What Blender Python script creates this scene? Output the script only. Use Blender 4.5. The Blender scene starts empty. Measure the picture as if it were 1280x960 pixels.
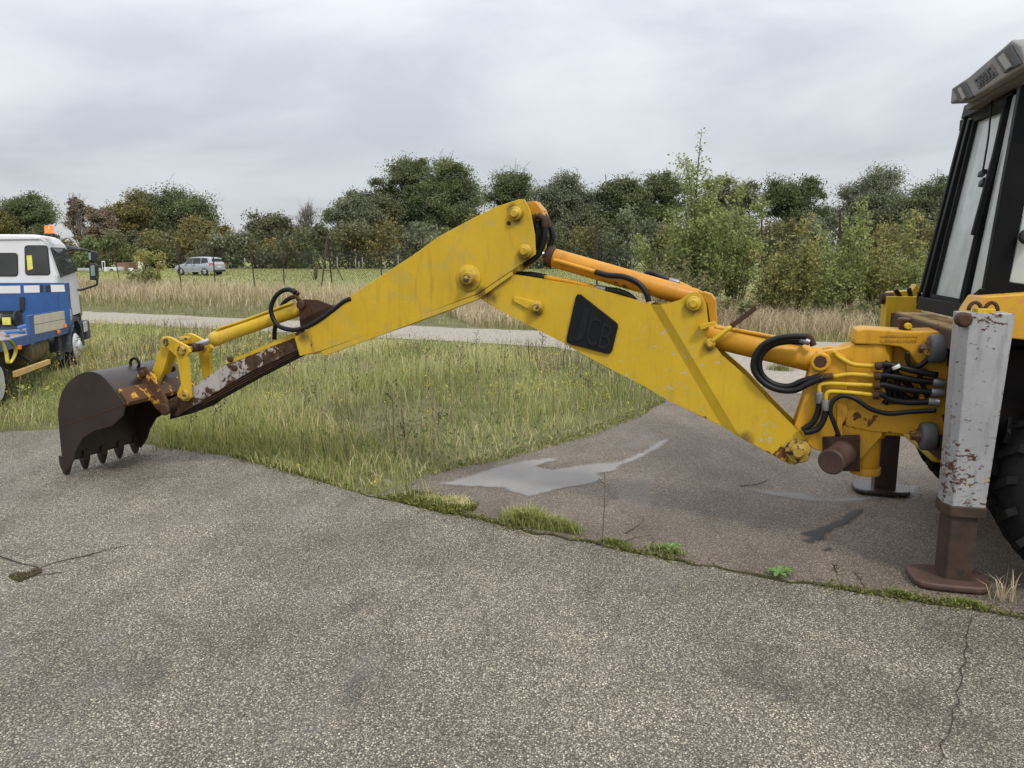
import bpy, bmesh, math, random
import numpy as np
from mathutils import Vector as V, Matrix

random.seed(7)
rng = np.random.default_rng(11)
sc = bpy.context.scene
col = sc.collection

# ------------------------------------------------------------------ camera, sky, sun, exposure
FPX = 950.0
CAM = V((0, 0, 2.1))
TH = math.atan(160 / FPX)
cam_d = bpy.data.cameras.new('camera')
cam = bpy.data.objects.new('camera', cam_d)
col.objects.link(cam)
cam.location = CAM
cam.rotation_euler = (math.pi / 2 - TH, 0, 0)
cam_d.sensor_width = 36
cam_d.sensor_fit = 'HORIZONTAL'
cam_d.lens = FPX / 1280 * 36
cam_d.clip_start = 0.05
cam_d.clip_end = 5000
sc.camera = cam

SUN_EL, SUN_AZ = math.radians(48), math.radians(150)     # azimuth clockwise from +Y; sun behind and right of the camera
world = bpy.data.worlds.new('World')
sc.world = world
world.use_nodes = True
wt = world.node_tree
wt.nodes.clear()
SKY_STRENGTH = 0.1


def build_world():
    n = wt.nodes
    L = wt.links
    out = n.new('ShaderNodeOutputWorld')
    bg = n.new('ShaderNodeBackground')
    bg.inputs['Strength'].default_value = SKY_STRENGTH
    sky = n.new('ShaderNodeTexSky')
    sky.sky_type = 'NISHITA'
    sky.sun_disc = False
    sky.sun_elevation = SUN_EL
    sky.sun_rotation = SUN_AZ
    tc = n.new('ShaderNodeTexCoord')
    sep = n.new('ShaderNodeSeparateXYZ')
    L.new(tc.outputs['Generated'], sep.inputs[0])
    # overcast deck: luminance follows the standard overcast sky (1 + 2 sin e) / 3
    mz = n.new('ShaderNodeMath'); mz.operation = 'MAXIMUM'; mz.inputs[1].default_value = 0.0
    L.new(sep.outputs['Z'], mz.inputs[0])
    mp = n.new('ShaderNodeMapping'); mp.inputs['Scale'].default_value = (1.25, 1.25, 3.6)
    mp.inputs['Location'].default_value = (0.9, 1.7, 0.35)
    L.new(tc.outputs['Generated'], mp.inputs[0])
    no = n.new('ShaderNodeTexNoise')
    no.inputs['Scale'].default_value = 1.9; no.inputs['Detail'].default_value = 8
    no.inputs['Roughness'].default_value = 0.52; no.inputs['Distortion'].default_value = 0.35
    L.new(mp.outputs[0], no.inputs['Vector'])
    rp = n.new('ShaderNodeValToRGB')
    rp.color_ramp.elements[0].position = 0.36; rp.color_ramp.elements[0].color = (4.0, 4.15, 4.5, 1)
    rp.color_ramp.elements[1].position = 0.64; rp.color_ramp.elements[1].color = (5.6, 5.68, 5.9, 1)
    e = rp.color_ramp.elements.new(0.50); e.color = (4.9, 5.02, 5.3, 1)
    L.new(no.outputs['Fac'], rp.inputs[0])
    g = n.new('ShaderNodeMath'); g.operation = 'MULTIPLY_ADD'
    g.inputs[1].default_value = 1.95; g.inputs[2].default_value = 0.72
    L.new(mz.outputs[0], g.inputs[0])
    mul = n.new('ShaderNodeVectorMath'); mul.operation = 'SCALE'
    L.new(rp.outputs[0], mul.inputs[0]); L.new(g.outputs[0], mul.inputs['Scale'])
    mx = n.new('ShaderNodeMix'); mx.data_type = 'RGBA'; mx.inputs[0].default_value = 0.9
    L.new(sky.outputs[0], mx.inputs[6]); L.new(mul.outputs[0], mx.inputs[7])
    L.new(mx.outputs[2], bg.inputs['Color'])
    L.new(bg.outputs[0], out.inputs[0])


build_world()
sun_d = bpy.data.lights.new('sun', 'SUN')
sun_d.energy = 1.5
sun_d.angle = math.radians(10)
sun_d.color = (1.0, 0.95, 0.87)
sun = bpy.data.objects.new('sun', sun_d)
col.objects.link(sun)
sd = V((math.sin(SUN_AZ) * math.cos(SUN_EL), math.cos(SUN_AZ) * math.cos(SUN_EL), math.sin(SUN_EL)))
sun.rotation_euler = sd.to_track_quat('Z', 'Y').to_euler()
sun.location = sd * 50
sc.view_settings.view_transform = 'Standard'
sc.view_settings.look = 'None'
sc.view_settings.exposure = 0.55
sc.view_settings.gamma = 1.0
sc.view_settings.use_curve_mapping = False
sc.render.engine = 'CYCLES'
sc.cycles.max_bounces = 6
sc.cycles.transparent_max_bounces = 12

# ------------------------------------------------------------------ geometry helpers
cT, sT = math.cos(TH), math.sin(TH)


def ray(u, v):
    o = (v - 480) / FPX
    return V(((u - 640) / FPX, cT - o * sT, -sT - o * cT))


def on(u, v, p, n):
    d = ray(u, v)
    return CAM + d * ((p - CAM).dot(n) / d.dot(n))


def G(u, v, z=0.0):
    return on(u, v, V((0, 0, z)), V((0, 0, 1)))


def unit(x, y):
    return V((x, y, 0)).normalized()


M0 = V((3.08, 5.64, 0))              # middle between the two stabiliser pads
ER = unit(-.970, .243)               # machine rearward
EB = V((-ER.y * -1, -ER.x, 0)).normalized()
if EB.y < 0: EB = -EB
EB = V((.243, .970, 0)).normalized()  # towards the machine's far side
Z = V((0, 0, 1))
BD = unit(-.95, .312)                # along the digger arm
BN = unit(.312, .95)                 # across the arm, away from the camera
K0 = V((2.14, 5.545, 0))


def mp(a, b, z): return M0 + ER * a + EB * b + Z * z
def Bp(u, v, off): return on(u, v, K0 + BN * off, BN)
def Ap(u, v, b): return on(u, v, M0 + EB * b, EB)
def Rp(u, v, a): return on(u, v, M0 + ER * a, ER)


def setp(o, label=None, cat=None, group=None, kind=None):
    if label: o['label'] = label
    if cat: o['category'] = cat
    if group: o['group'] = group
    if kind: o['kind'] = kind
    return o


def empty(name, loc, label, cat, group=None):
    o = bpy.data.objects.new(name, None)
    o.empty_display_size = 0.2
    col.objects.link(o)
    o.location = loc
    o['wloc'] = tuple(loc)
    return setp(o, label, cat, group)


class MB:
    def __init__(s):
        s.v = []; s.f = []; s.sm = []

    def add(s, vs, fs, smooth=False):
        b = len(s.v)
        s.v += [tuple(p) for p in vs]
        s.f += [tuple(i + b for i in f) for f in fs]
        s.sm += [smooth] * len(fs)
        return s

    def prism(s, pts, vec):
        n = len(pts)
        vec = V(vec)
        vs = list(pts) + [p + vec for p in pts]
        fs = [tuple(range(n)), tuple(range(2 * n - 1, n - 1, -1))]
        fs += [(i, (i + 1) % n, n + (i + 1) % n, n + i) for i in range(n)]
        return s.add(vs, fs)

    def box(s, c, ax, ay, az, hx, hy, hz):
        c = V(c)
        vs = []
        for k in (-1, 1):
            for j in (-1, 1):
                for i in (-1, 1):
                    vs.append(c + ax * (hx * i) + ay * (hy * j) + az * (hz * k))
        return s.add(vs, [(0, 1, 3, 2), (4, 6, 7, 5), (0, 4, 5, 1), (2, 3, 7, 6), (0, 2, 6, 4), (1, 5, 7, 3)])

    def bar(s, p0, p1, side, ws, nrm, wn):
        p0, p1 = V(p0), V(p1)
        a, b = side * (ws / 2), nrm * (wn / 2)
        vs = [p0 - a - b, p0 + a - b, p0 + a + b, p0 - a + b, p1 - a - b, p1 + a - b, p1 + a + b, p1 - a + b]
        return s.add(vs, [(0, 3, 2, 1), (4, 5, 6, 7), (0, 1, 5, 4), (1, 2, 6, 5), (2, 3, 7, 6), (3, 0, 4, 7)])

    def lathe(s, p0, axis, prof, n=20, smooth=True):
        """prof: list of (distance along axis, radius)"""
        p0, axis = V(p0), V(axis).normalized()
        t = Z if abs(axis.z) < .9 else V((1, 0, 0))
        a = axis.cross(t).normalized(); b = axis.cross(a)
        b0 = len(s.v)
        vs, fs = [], []
        for d, r in prof:
            for i in range(n):
                an = 2 * math.pi * i / n
                vs.append(p0 + axis * d + (a * math.cos(an) + b * math.sin(an)) * max(r, 1e-4))
        for k in range(len(prof) - 1):
            for i in range(n):
                j = (i + 1) % n
                fs.append((k * n + i, k * n + j, (k + 1) * n + j, (k + 1) * n + i))
        s.add(vs, fs, smooth)
        m = len(prof) - 1
        s.add([], [])
        s.f.append(tuple(b0 + i for i in range(n - 1, -1, -1))); s.sm.append(False)
        s.f.append(tuple(b0 + m * n + i for i in range(n))); s.sm.append(False)
        return s

    def cyl(s, p0, p1, r, n=20, bev=0.0, r1=None):
        p0, p1 = V(p0), V(p1)
        L = (p1 - p0).length
        if r1 is None: r1 = r
        if bev:
            pr = [(0, r - bev), (bev * .3, r - bev * .3), (bev, r), (L - bev, r1), (L - bev * .3, r1 - bev * .3), (L, r1 - bev)]
        else:
            pr = [(0, r), (L, r1)]
        return s.lathe(p0, p1 - p0, pr, n)

    def tube(s, pts, r, n=8, res=5, taper=None):
        pts = [V(p) for p in pts]
        if res > 1 and len(pts) > 2:
            q = [pts[0] * 2 - pts[1]] + pts + [pts[-1] * 2 - pts[-2]]
            sm = []
            for i in range(1, len(q) - 2):
                for k in range(res):
                    t = k / res
                    p0, p1, p2, p3 = q[i - 1:i + 3]
                    sm.append(((p1 * 2) + (p2 - p0) * t + (p0 * 2 - p1 * 5 + p2 * 4 - p3) * t * t + (p1 * 3 - p0 - p2 * 3 + p3) * t ** 3) * .5)
            sm.append(pts[-1])
            pts = sm
        m = len(pts)
        vs, fs = [], []
        up = None
        for i, p in enumerate(pts):
            t = (pts[min(i + 1, m - 1)] - pts[max(i - 1, 0)])
            t = t.normalized() if t.length > 1e-9 else Z
            if up is None:
                h = Z if abs(t.z) < .9 else V((1, 0, 0))
                up = (h - t * h.dot(t)).normalized()
            else:
                up = up - t * up.dot(t)
                up = up.normalized() if up.length > 1e-6 else t.orthogonal().normalized()
            sd_ = t.cross(up)
            rr = r if taper is None else r + (taper - r) * i / (m - 1)
            for k in range(n):
                an = 2 * math.pi * k / n
                vs.append(p + (up * math.cos(an) + sd_ * math.sin(an)) * rr)
        for i in range(m - 1):
            for k in range(n):
                j = (k + 1) % n
                fs.append((i * n + k, i * n + j, (i + 1) * n + j, (i + 1) * n + k))
        b0 = len(s.v)
        s.add(vs, fs, True)
        s.f.append(tuple(b0 + k for k in range(n - 1, -1, -1))); s.sm.append(False)
        s.f.append(tuple(b0 + (m - 1) * n + k for k in range(n))); s.sm.append(False)
        return s

    def build(s, name, mat, parent=None, bevel=0.0, seg=2, root=None, loc=None, recalc=True):
        if root is None and parent is not None:
            r = parent
            while r.parent is not None: r = r.parent
            base = V(r['wloc'])
        else:
            base = V(loc) if loc is not None else V((0, 0, 0))
        me = bpy.data.meshes.new(name)
        me.from_pydata([tuple(V(p) - base) for p in s.v], [], s.f)
        if recalc:
            bm = bmesh.new(); bm.from_mesh(me)
            bmesh.ops.recalc_face_normals(bm, faces=bm.faces)
            bm.to_mesh(me); bm.free()
        if len(me.polygons) == len(s.sm):
            me.polygons.foreach_set('use_smooth', s.sm)
        me.materials.append(mat)
        o = bpy.data.objects.new(name, me)
        col.objects.link(o)
        if parent is not None:
            o.parent = parent
        else:
            o.location = base
            o['wloc'] = tuple(base)
        if bevel:
            m = o.modifiers.new('bevel', 'BEVEL')
            m.width = bevel; m.segments = seg; m.limit_method = 'ANGLE'; m.angle_limit = math.radians(32)
        return o


def bprism(mb, px, o1, o2):
    return mb.prism([Bp(u, v, o1) for u, v in px], BN * (o2 - o1))


def aprism(mb, px, b1, b2):
    return mb.prism([Ap(u, v, b1) for u, v in px], EB * (b2 - b1))


def bcyl(mb, u, v, r, o1, o2, n=20, bev=0.006):
    p = Bp(u, v, o1)
    return mb.cyl(p, p + BN * (o2 - o1), r, n, bev)


# ------------------------------------------------------------------ materials
class NT:
    def __init__(s, name):
        s.m = bpy.data.materials.new(name)
        s.m.use_nodes = True
        s.t = s.m.node_tree
        s.t.nodes.clear()
        s.out = s.t.nodes.new('ShaderNodeOutputMaterial')
        s.b = s.t.nodes.new('ShaderNodeBsdfPrincipled')
        s.t.links.new(s.b.outputs[0], s.out.inputs[0])
        s.tc = s.t.nodes.new('ShaderNodeTexCoord')

    def n(s, t, **k):
        x = s.t.nodes.new(t)
        for a, b in k.items(): setattr(x, a, b)
        return x

    def l(s, a, b): s.t.links.new(a, b)

    def put(s, sock, val):
        if isinstance(val, bpy.types.NodeSocket): s.l(val, sock)
        else: sock.default_value = val

    def noise(s, scale, detail=4, rough=.5, vec=None, dist=0.0):
        x = s.n('ShaderNodeTexNoise')
        x.inputs['Scale'].default_value = scale; x.inputs['Detail'].default_value = detail
        x.inputs['Roughness'].default_value = rough; x.inputs['Distortion'].default_value = dist
        s.l(vec if vec is not None else s.tc.outputs['Object'], x.inputs['Vector'])
        return x.outputs['Fac']

    def mapping(s, scale=(1, 1, 1), rot=(0, 0, 0), src=None):
        x = s.n('ShaderNodeMapping')
        x.inputs['Scale'].default_value = scale; x.inputs['Rotation'].default_value = rot
        s.l(src if src is not None else s.tc.outputs['Object'], x.inputs[0])
        return x.outputs[0]

    def math(s, op, a, b=0.0, c=0.0, clamp=False):
        x = s.n('ShaderNodeMath', operation=op, use_clamp=clamp)
        s.put(x.inputs[0], a); s.put(x.inputs[1], b)
        if len(x.inputs) > 2: s.put(x.inputs[2], c)
        return x.outputs[0]

    def step(s, a, lo, hi):
        x = s.n('ShaderNodeMapRange', interpolation_type='SMOOTHSTEP')
        s.put(x.inputs[0], a); x.inputs[1].default_value = lo; x.inputs[2].default_value = hi
        x.inputs[3].default_value = 0; x.inputs[4].default_value = 1
        return x.outputs[0]

    def mix(s, f, a, b, blend='MIX'):
        x = s.n('ShaderNodeMix', data_type='RGBA', blend_type=blend)
        s.put(x.inputs[0], f)
        s.put(x.inputs[6], a if not isinstance(a, tuple) else (*a, 1)[:4])
        s.put(x.inputs[7], b if not isinstance(b, tuple) else (*b, 1)[:4])
        return x.outputs[2]

    def ramp(s, f, stops):
        x = s.n('ShaderNodeValToRGB')
        r = x.color_ramp
        r.elements[0].position = stops[0][0]; r.elements[0].color = (*stops[0][1], 1)
        r.elements[1].position = stops[-1][0]; r.elements[1].color = (*stops[-1][1], 1)
        for p, c in stops[1:-1]:
            e = r.elements.new(p); e.color = (*c, 1)
        s.l(f, x.inputs[0])
        return x.outputs[0]

    def bump(s, h, strength=.3, dist=.01, nrm=None):
        x = s.n('ShaderNodeBump')
        x.inputs['Strength'].default_value = strength; x.inputs['Distance'].default_value = dist
        s.l(h, x.inputs['Height'])
        if nrm is not None: s.l(nrm, x.inputs['Normal'])
        s.l(x.outputs[0], s.b.inputs['Normal'])
        return x.outputs[0]

    def set(s, color=None, rough=None, metal=None, spec=None):
        if color is not None: s.put(s.b.inputs['Base Color'], color if not isinstance(color, tuple) else (*color, 1)[:4])
        if rough is not None: s.put(s.b.inputs['Roughness'], rough)
        if metal is not None: s.put(s.b.inputs['Metallic'], metal)
        if spec is not None: s.b.inputs['Specular IOR Level'].default_value = spec
        return s


def plain(name, c, rough=.5, metal=0.0, var=.25, scale=6.0, spec=.5, bump=0.0):
    t = NT(name)
    nz = t.noise(scale, 6, .6)
    d = tuple(x * (1 - var) for x in c)
    e = tuple(min(1, x * (1 + var * .6)) for x in c)
    t.set(t.ramp(nz, [(.3, d), (.7, e)]), rough, metal, spec)
    if bump: t.bump(t.noise(scale * 8, 4, .6), bump, .004)
    return t.m


def weathered(name, c1, c2, chip=(.36, .37, .36), chip_t=.74, rust=(.055, .022, .010), rust2=(.17, .065, .018), rust_t=.72,
              rough=.46, spots=(), rspots=(), edge=.5, spec=.35, dirt=.35, cscale=20.0, rscale=9.0, rstr=.28, grime=(), fade=None, stretch=None):
    """painted steel: hue drift, dirt film, chips to primer, rust, worn edges; spots = (world point, radius) with more chips"""
    t = NT(name)
    P = t.tc.outputs['Object']
    drift = t.noise(2.2, 5, .55)
    basec = t.ramp(drift, [(.32, c1), (.68, c2)])
    streak = t.noise(3.0, 6, .65, t.mapping((6, 6, .9)))
    dcol = tuple(x * .45 + .02 for x in c1)
    basec = t.mix(t.math('MULTIPLY', t.step(streak, .48, .78), dirt), basec, dcol)
    if fade:
        fm = t.math('MULTIPLY', t.step(t.noise(3.2, 8, .68, t.mapping((1, 1, 1.6)), .9), .50, .66), .55)
        basec = t.mix(fm, basec, fade)
        fs = t.math('MULTIPLY', t.step(t.noise(26, 7, .7, t.mapping((.5, .5, 1.6)), .5), .60, .70), .5)
        basec = t.mix(fs, basec, fade)
    fine = t.noise(45, 3, .6)
    basec = t.mix(t.math('MULTIPLY', t.step(fine, .5, .8), dirt * .35), basec, dcol)

    def spotmask(lst):
        acc = None
        for p, r in lst:
            q = V(p) - M0
            x = t.n('ShaderNodeVectorMath', operation='DISTANCE')
            t.l(P, x.inputs[0]); x.inputs[1].default_value = tuple(q)
            m = t.math('SUBTRACT', 1.0, t.step(x.outputs['Value'], 0.0, r))
            acc = m if acc is None else t.math('MAXIMUM', acc, m)
        return acc
    if grime:
        gmk = spotmask(grime)
        gm = t.math('MULTIPLY', t.step(t.math('ADD', t.math('MULTIPLY', gmk, .6), t.math('MULTIPLY', t.noise(11, 6, .7), .6)), .50, .95), .85)
        basec = t.mix(gm, basec, (.05, .032, .014))
    cn = t.noise(cscale, 8, .62, dist=.4)
    sm = spotmask(spots)
    if sm is not None: cn = t.math('ADD', cn, t.math('MULTIPLY', sm, .13))
    cm = t.step(cn, chip_t, chip_t + .03)
    basec = t.mix(cm, basec, chip)
    rn = t.noise(rscale, 9, .68, t.mapping(stretch) if stretch else None, dist=.3)
    rm_ = spotmask(rspots)
    if rm_ is not None: rn = t.math('ADD', rn, t.math('MULTIPLY', rm_, rstr))
    if edge:
        bv = t.n('ShaderNodeBevel', samples=4)
        bv.inputs['Radius'].default_value = .012
        ge = t.n('ShaderNodeNewGeometry')
        dt = t.n('ShaderNodeVectorMath', operation='DOT_PRODUCT')
        t.l(bv.outputs[0], dt.inputs[0]); t.l(ge.outputs['Normal'], dt.inputs[1])
        em = t.math('SUBTRACT', 1.0, dt.outputs['Value'], clamp=True)
        rn = t.math('ADD', rn, t.math('MULTIPLY', t.math('MINIMUM', em, .3), edge))
    rm = t.step(rn, rust_t, rust_t + .05)
    rc = t.ramp(t.noise(22, 6, .7), [(.35, rust), (.7, rust2)])
    basec = t.mix(rm, basec, rc)
    t.set(basec, t.math('ADD', t.math('MULTIPLY', rm, .35), t.math('MULTIPLY_ADD', drift, .25, rough - .12), clamp=True), 0.0, spec)
    hh = t.math('ADD', t.math('MULTIPLY', t.noise(30, 5, .6), .35), t.math('MULTIPLY', t.math('MAXIMUM', rm, cm), t.noise(70, 4, .7)))
    t.bump(hh, .25, .004)
    return t.m


YEL, YEL2 = (.465, .298, .013), (.56, .370, .02)
ORG, ORG2 = (.46, .195, .012), (.56, .265, .02)
RUST, RUST2 = (.030, .013, .008), (.11, .042, .014)


def bs(u, v, o=-.17): return Bp(u, v, o)


M = {}
M['yellow_boom'] = weathered('yellow_paint_boom', YEL, YEL2, chip_t=.715, rust_t=.77, edge=.9, fade=(.45, .335, .07), grime=[(bs(671, 388), .14), (bs(867, 384), .15), (bs(997, 568), .22), (bs(888, 432), .12), (bs(930, 552), .16), (bs(612, 372), .16)],
    spots=[(bs(820, 420), .45), (bs(860, 440), .4), (bs(900, 430), .35), (bs(780, 470), .3), (bs(840, 480), .35), (bs(960, 550), .4)],
    rspots=[(bs(970, 574), .30), (bs(925, 556), .24), (bs(880, 530), .18), (bs(612, 370), .18), (bs(1005, 560), .14)], rstr=.36)
M['yellow_dipper'] = weathered('yellow_paint_dipper', YEL, YEL2, chip=(.38, .35, .20), chip_t=.78, rust_t=.82, edge=.8, dirt=.45, fade=(.40, .30, .075), grime=[(bs(586, 352), .2), (bs(646, 272), .13), (bs(657, 319), .14), (bs(600, 366), .12), (bs(380, 420), .15), (bs(640, 262), .1)],
    spots=[(bs(430, 408), .4), (bs(520, 370), .3)])
M['yellow'] = weathered('yellow_paint', YEL, YEL2, chip_t=.80, rust_t=.70, edge=.9, fade=(.36, .25, .05), dirt=.5)
M['cast'] = weathered('orange_yellow_casting', (.46, .225, .010), (.56, .295, .015), chip_t=.85, rust_t=.71, edge=.7, dirt=.55, fade=(.40, .26, .04), grime=[(bs(1050, 545, -.25), .2), (bs(1090, 525, -.25), .22), (bs(1060, 455, -.25), .12), (bs(1105, 430, -.25), .1), (bs(1165, 540, -.25), .15)],
    rspots=[(bs(1085, 535, -.25), .26), (bs(1110, 540, -.25), .24), (bs(1070, 545, -.25), .2), (bs(1100, 590, -.2), .14)], rstr=.33)
M['orange'] = weathered('orange_paint_ram', ORG, ORG2, chip=(.62, .36, .12), chip_t=.72, rust_t=.70, edge=.3,
    rspots=[(bs(770, 368), .3), (bs(700, 345), .18), (bs(690, 330), .1)], dirt=.5)
M['orange2'] = weathered('orange_paint_boom_ram', (.47, .225, .010), (.57, .29, .016), chip_t=.9, rust_t=.745, edge=.3)
M['rusty'] = weathered('rusted_steel', (.038, .019, .012), (.065, .030, .017), chip=(.45, .22, .03), chip_t=.70, rust=RUST, rust2=RUST2, rust_t=.55, rough=.7, edge=.2, spec=.3)
M['bucket'] = weathered('bucket_steel', (.015, .0085, .0065), (.028, .015, .0105), chip=(.10, .07, .06), chip_t=.76, rust=(.014, .008, .006), rust2=(.045, .02, .012), rust_t=.60, rough=.40, edge=0, spec=.6)
M['bucket_hinge'] = weathered('bucket_hinge_steel', (.06, .028, .016), (.10, .045, .02), chip=(.50, .27, .03), chip_t=.562, rust=RUST, rust2=RUST2, rust_t=.60, rough=.6, edge=.2, cscale=7)
M['tube_pale'] = weathered('worn_pale_paint', (.28, .26, .23), (.40, .385, .36), chip=(.42, .27, .05), chip_t=.64, rust=(.03, .016, .011), rust2=(.10, .052, .028), rust_t=.50, rough=.6, edge=.9, dirt=.5,
    spots=[(bs(335, 432), .45), (bs(360, 420), .3)], rspots=[(bs(215, 515), .45), (bs(365, 425), .5), (bs(320, 450), .3)], rstr=.16)
M['black_steel'] = plain('grimy_black_steel', (.009, .0065, .0055), .7, 0, .5, 9, spec=.2)
M['leg_grey'] = weathered('grey_paint_leg', (.27, .275, .28), (.35, .355, .36), chip=(.48, .25, .03), chip_t=.72, rust=(.045, .02, .014), rust2=(.13, .055, .03), rust_t=.605, rough=.55, edge=.9, dirt=.6, rscale=22, stretch=(1, 1, 1.7), rstr=.13, spots=[(mp(.085, -1.03, .8), .32), (mp(.085, -1.0, 1.15), .2), (mp(-.15, -1.1, .75), .16)],
    rspots=[(mp(.08, -1.05, .75), .35), (mp(-.1, -1.1, .5), .16), (mp(-.05, -1.1, 1.74), .16)])
M['leg_inner'] = plain('rust_brown_tube', (.048, .026, .016), .65, 0, .5, 7, bump=.3)
M['pad'] = plain('rust_brown_pad', (.075, .040, .029), .6, 0, .45, 5, bump=.3)
M['dark_wet'] = plain('dark_wet_steel', (.030, .020, .016), .3, 0, .5, 8)
M['hose'] = plain('black_rubber_hose', (.008, .008, .009), .45, 0, .3, 20, spec=.25)
M['rubber'] = plain('black_rubber', (.011, .011, .012), .8, 0, .35, 12, spec=.2, bump=.2)
M['grey_rubber'] = weathered('grey_painted_pad', (.055, .062, .065), (.085, .09, .09), chip=(.6, .36, .04), chip_t=.80, rust_t=.9, edge=0, rough=.55)
M['steel'] = plain('bright_steel', (.45, .45, .46), .28, 1.0, .25, 15)
M['steel_dull'] = plain('dull_zinc_fitting', (.25, .25, .25), .45, .7, .35, 25)
M['nut'] = weathered('greasy_nut', (.30, .19, .03), (.42, .28, .05), chip=(.03, .025, .02), chip_t=.55, rust_t=.6, rough=.5, edge=0)
M['badge'] = plain('black_cast_badge', (.006, .0066, .0076), .55, 0, .3, 14, spec=.22, bump=.15)
M['cab_black'] = plain('satin_black_cab_paint', (.0045, .0047, .0053), .5, 0, .4, 4, spec=.14, bump=.05)
M['roof_grey'] = plain('weathered_grey_roof', (.19, .18, .16), .6, 0, .25, 7, bump=.1)
M['sign_brown'] = plain('brown_grey_plate', (.12, .105, .085), .6, 0, .3, 10)
M['lens'] = plain('cloudy_lamp_lens', (.17, .155, .095), .3, 0, .25, 30)
M['white'] = plain('white_vehicle_paint', (.62, .63, .65), .4, 0, .06, 3)
M['blue'] = plain('blue_vehicle_paint', (.024, .085, .25), .4, 0, .25, 3)
M['beige'] = plain('beige_board', (.52, .48, .37), .6, 0, .14, 5)
M['timber'] = plain('fresh_timber', (.55, .36, .13), .65, 0, .25, 5)
M['strap'] = plain('yellow_webbing', (.50, .42, .06), .7, 0, .25, 18)
M['bluestrap'] = plain('blue_webbing', (.04, .13, .35), .7, 0, .25, 18)
M['amber'] = plain('amber_plastic', (.85, .22, .01), .2, 0, .2, 20)
M['red_plastic'] = plain('orange_red_plastic', (.70, .12, .05), .4, 0, .2, 10)
M['black_plastic'] = plain('black_plastic', (.018, .018, .019), .5, 0, .3, 9)
M['dark_grey'] = plain('dark_grey_chassis', (.045, .05, .06), .55, 0, .3, 6)
M['tank'] = plain('brownish_tank', (.17, .125, .06), .5, 0, .5, 3)
M['deck'] = plain('dirty_deck_plate', (.30, .26, .25), .6, 0, .4, 8)
M['rim'] = plain('silver_rim', (.55, .56, .57), .35, .3, .2, 8)
M['yellow_sticker'] = plain('yellow_paper', (.65, .62, .12), .6, 0, .2, 20)
M['green_screen'] = plain('mirror_face', (.30, .40, .38), .08, .6, .1, 4)
M['car_silver'] = plain('silver_blue_car_paint', (.40, .43, .48), .28, .25, .06, 3)
M['red_lamp'] = plain('red_lamp', (.55, .03, .03), .2, 0, .1, 3)
M['number_plate'] = plain('pale_number_plate', (.75, .75, .70), .4, 0, .05, 3)
M['rust_post'] = plain('rusty_angle_iron', (.045, .021, .015), .8, 0, .5, 3)
M['wire'] = plain('dark_green_wire', (.035, .045, .042), .5, 0, .2, 3)
M['stake'] = plain('weathered_wood', (.30, .28, .25), .8, 0, .3, 4)
M['shed'] = plain('pale_panel', (.42, .44, .45), .6, 0, .2, 1)
M['shed_wood'] = plain('brown_timber', (.16, .10, .06), .7, 0, .3, 1)
M['bark'] = plain('bark', (.075, .062, .048), .9, 0, .4, 3)
M['pale_bark'] = plain('pale_bark', (.20, .18, .155), .85, 0, .4, 3)
M['stem'] = plain('thin_green_brown_stem', (.09, .075, .04), .8, 0, .3, 5)


def glass_mat(name, tint=(.95, .98, .97), dust=.10, dustc=(.55, .60, .58)):
    t = NT(name)
    tr = t.n('ShaderNodeBsdfTransparent'); tr.inputs[0].default_value = (*tint, 1)
    t.set(dustc, .6, 0, .2)
    gl = t.n('ShaderNodeBsdfGlossy'); gl.inputs['Roughness'].default_value = .03
    fr = t.n('ShaderNodeFresnel'); fr.inputs[0].default_value = 1.45
    m1 = t.n('ShaderNodeMixShader'); t.l(fr.outputs[0], m1.inputs[0]); t.l(tr.outputs[0], m1.inputs[1]); t.l(gl.outputs[0], m1.inputs[2])
    m2 = t.n('ShaderNodeMixShader')
    t.l(t.math('MULTIPLY_ADD', t.step(t.noise(4, 6, .6), .25, .8), dust * .4, dust * .7), m2.inputs[0])
    t.l(m1.outputs[0], m2.inputs[1]); t.l(t.b.outputs[0], m2.inputs[2])
    t.l(m2.outputs[0], t.out.inputs[0])
    return t.m


M['glass'] = glass_mat('dusty_sheen_cab_glass', (.985, 1.0, .995), .45, (.80, .84, .82))  # dust coat kept pale and dense, also standing in for reflected sky
M['dark_glass_solid'] = plain('dark_window_glass', (.045, .05, .05), .06, 0, .3, 2)
M['dark_glass'] = glass_mat('tinted_glass', (.42, .46, .45), .06)


def leaf_mat(name, stops, trans=.3, rough=.55):
    t = NT(name)
    at = t.n('ShaderNodeAttribute', attribute_name='tint')
    c = t.ramp(at.outputs['Fac'], stops)
    t.set(c, rough, 0, .25)
    tl = t.n('ShaderNodeBsdfTranslucent'); t.l(c, tl.inputs[0])
    mx = t.n('ShaderNodeMixShader'); mx.inputs[0].default_value = trans
    t.l(t.b.outputs[0], mx.inputs[1]); t.l(tl.outputs[0], mx.inputs[2])
    t.l(mx.outputs[0], t.out.inputs[0])
    return t.m


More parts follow.
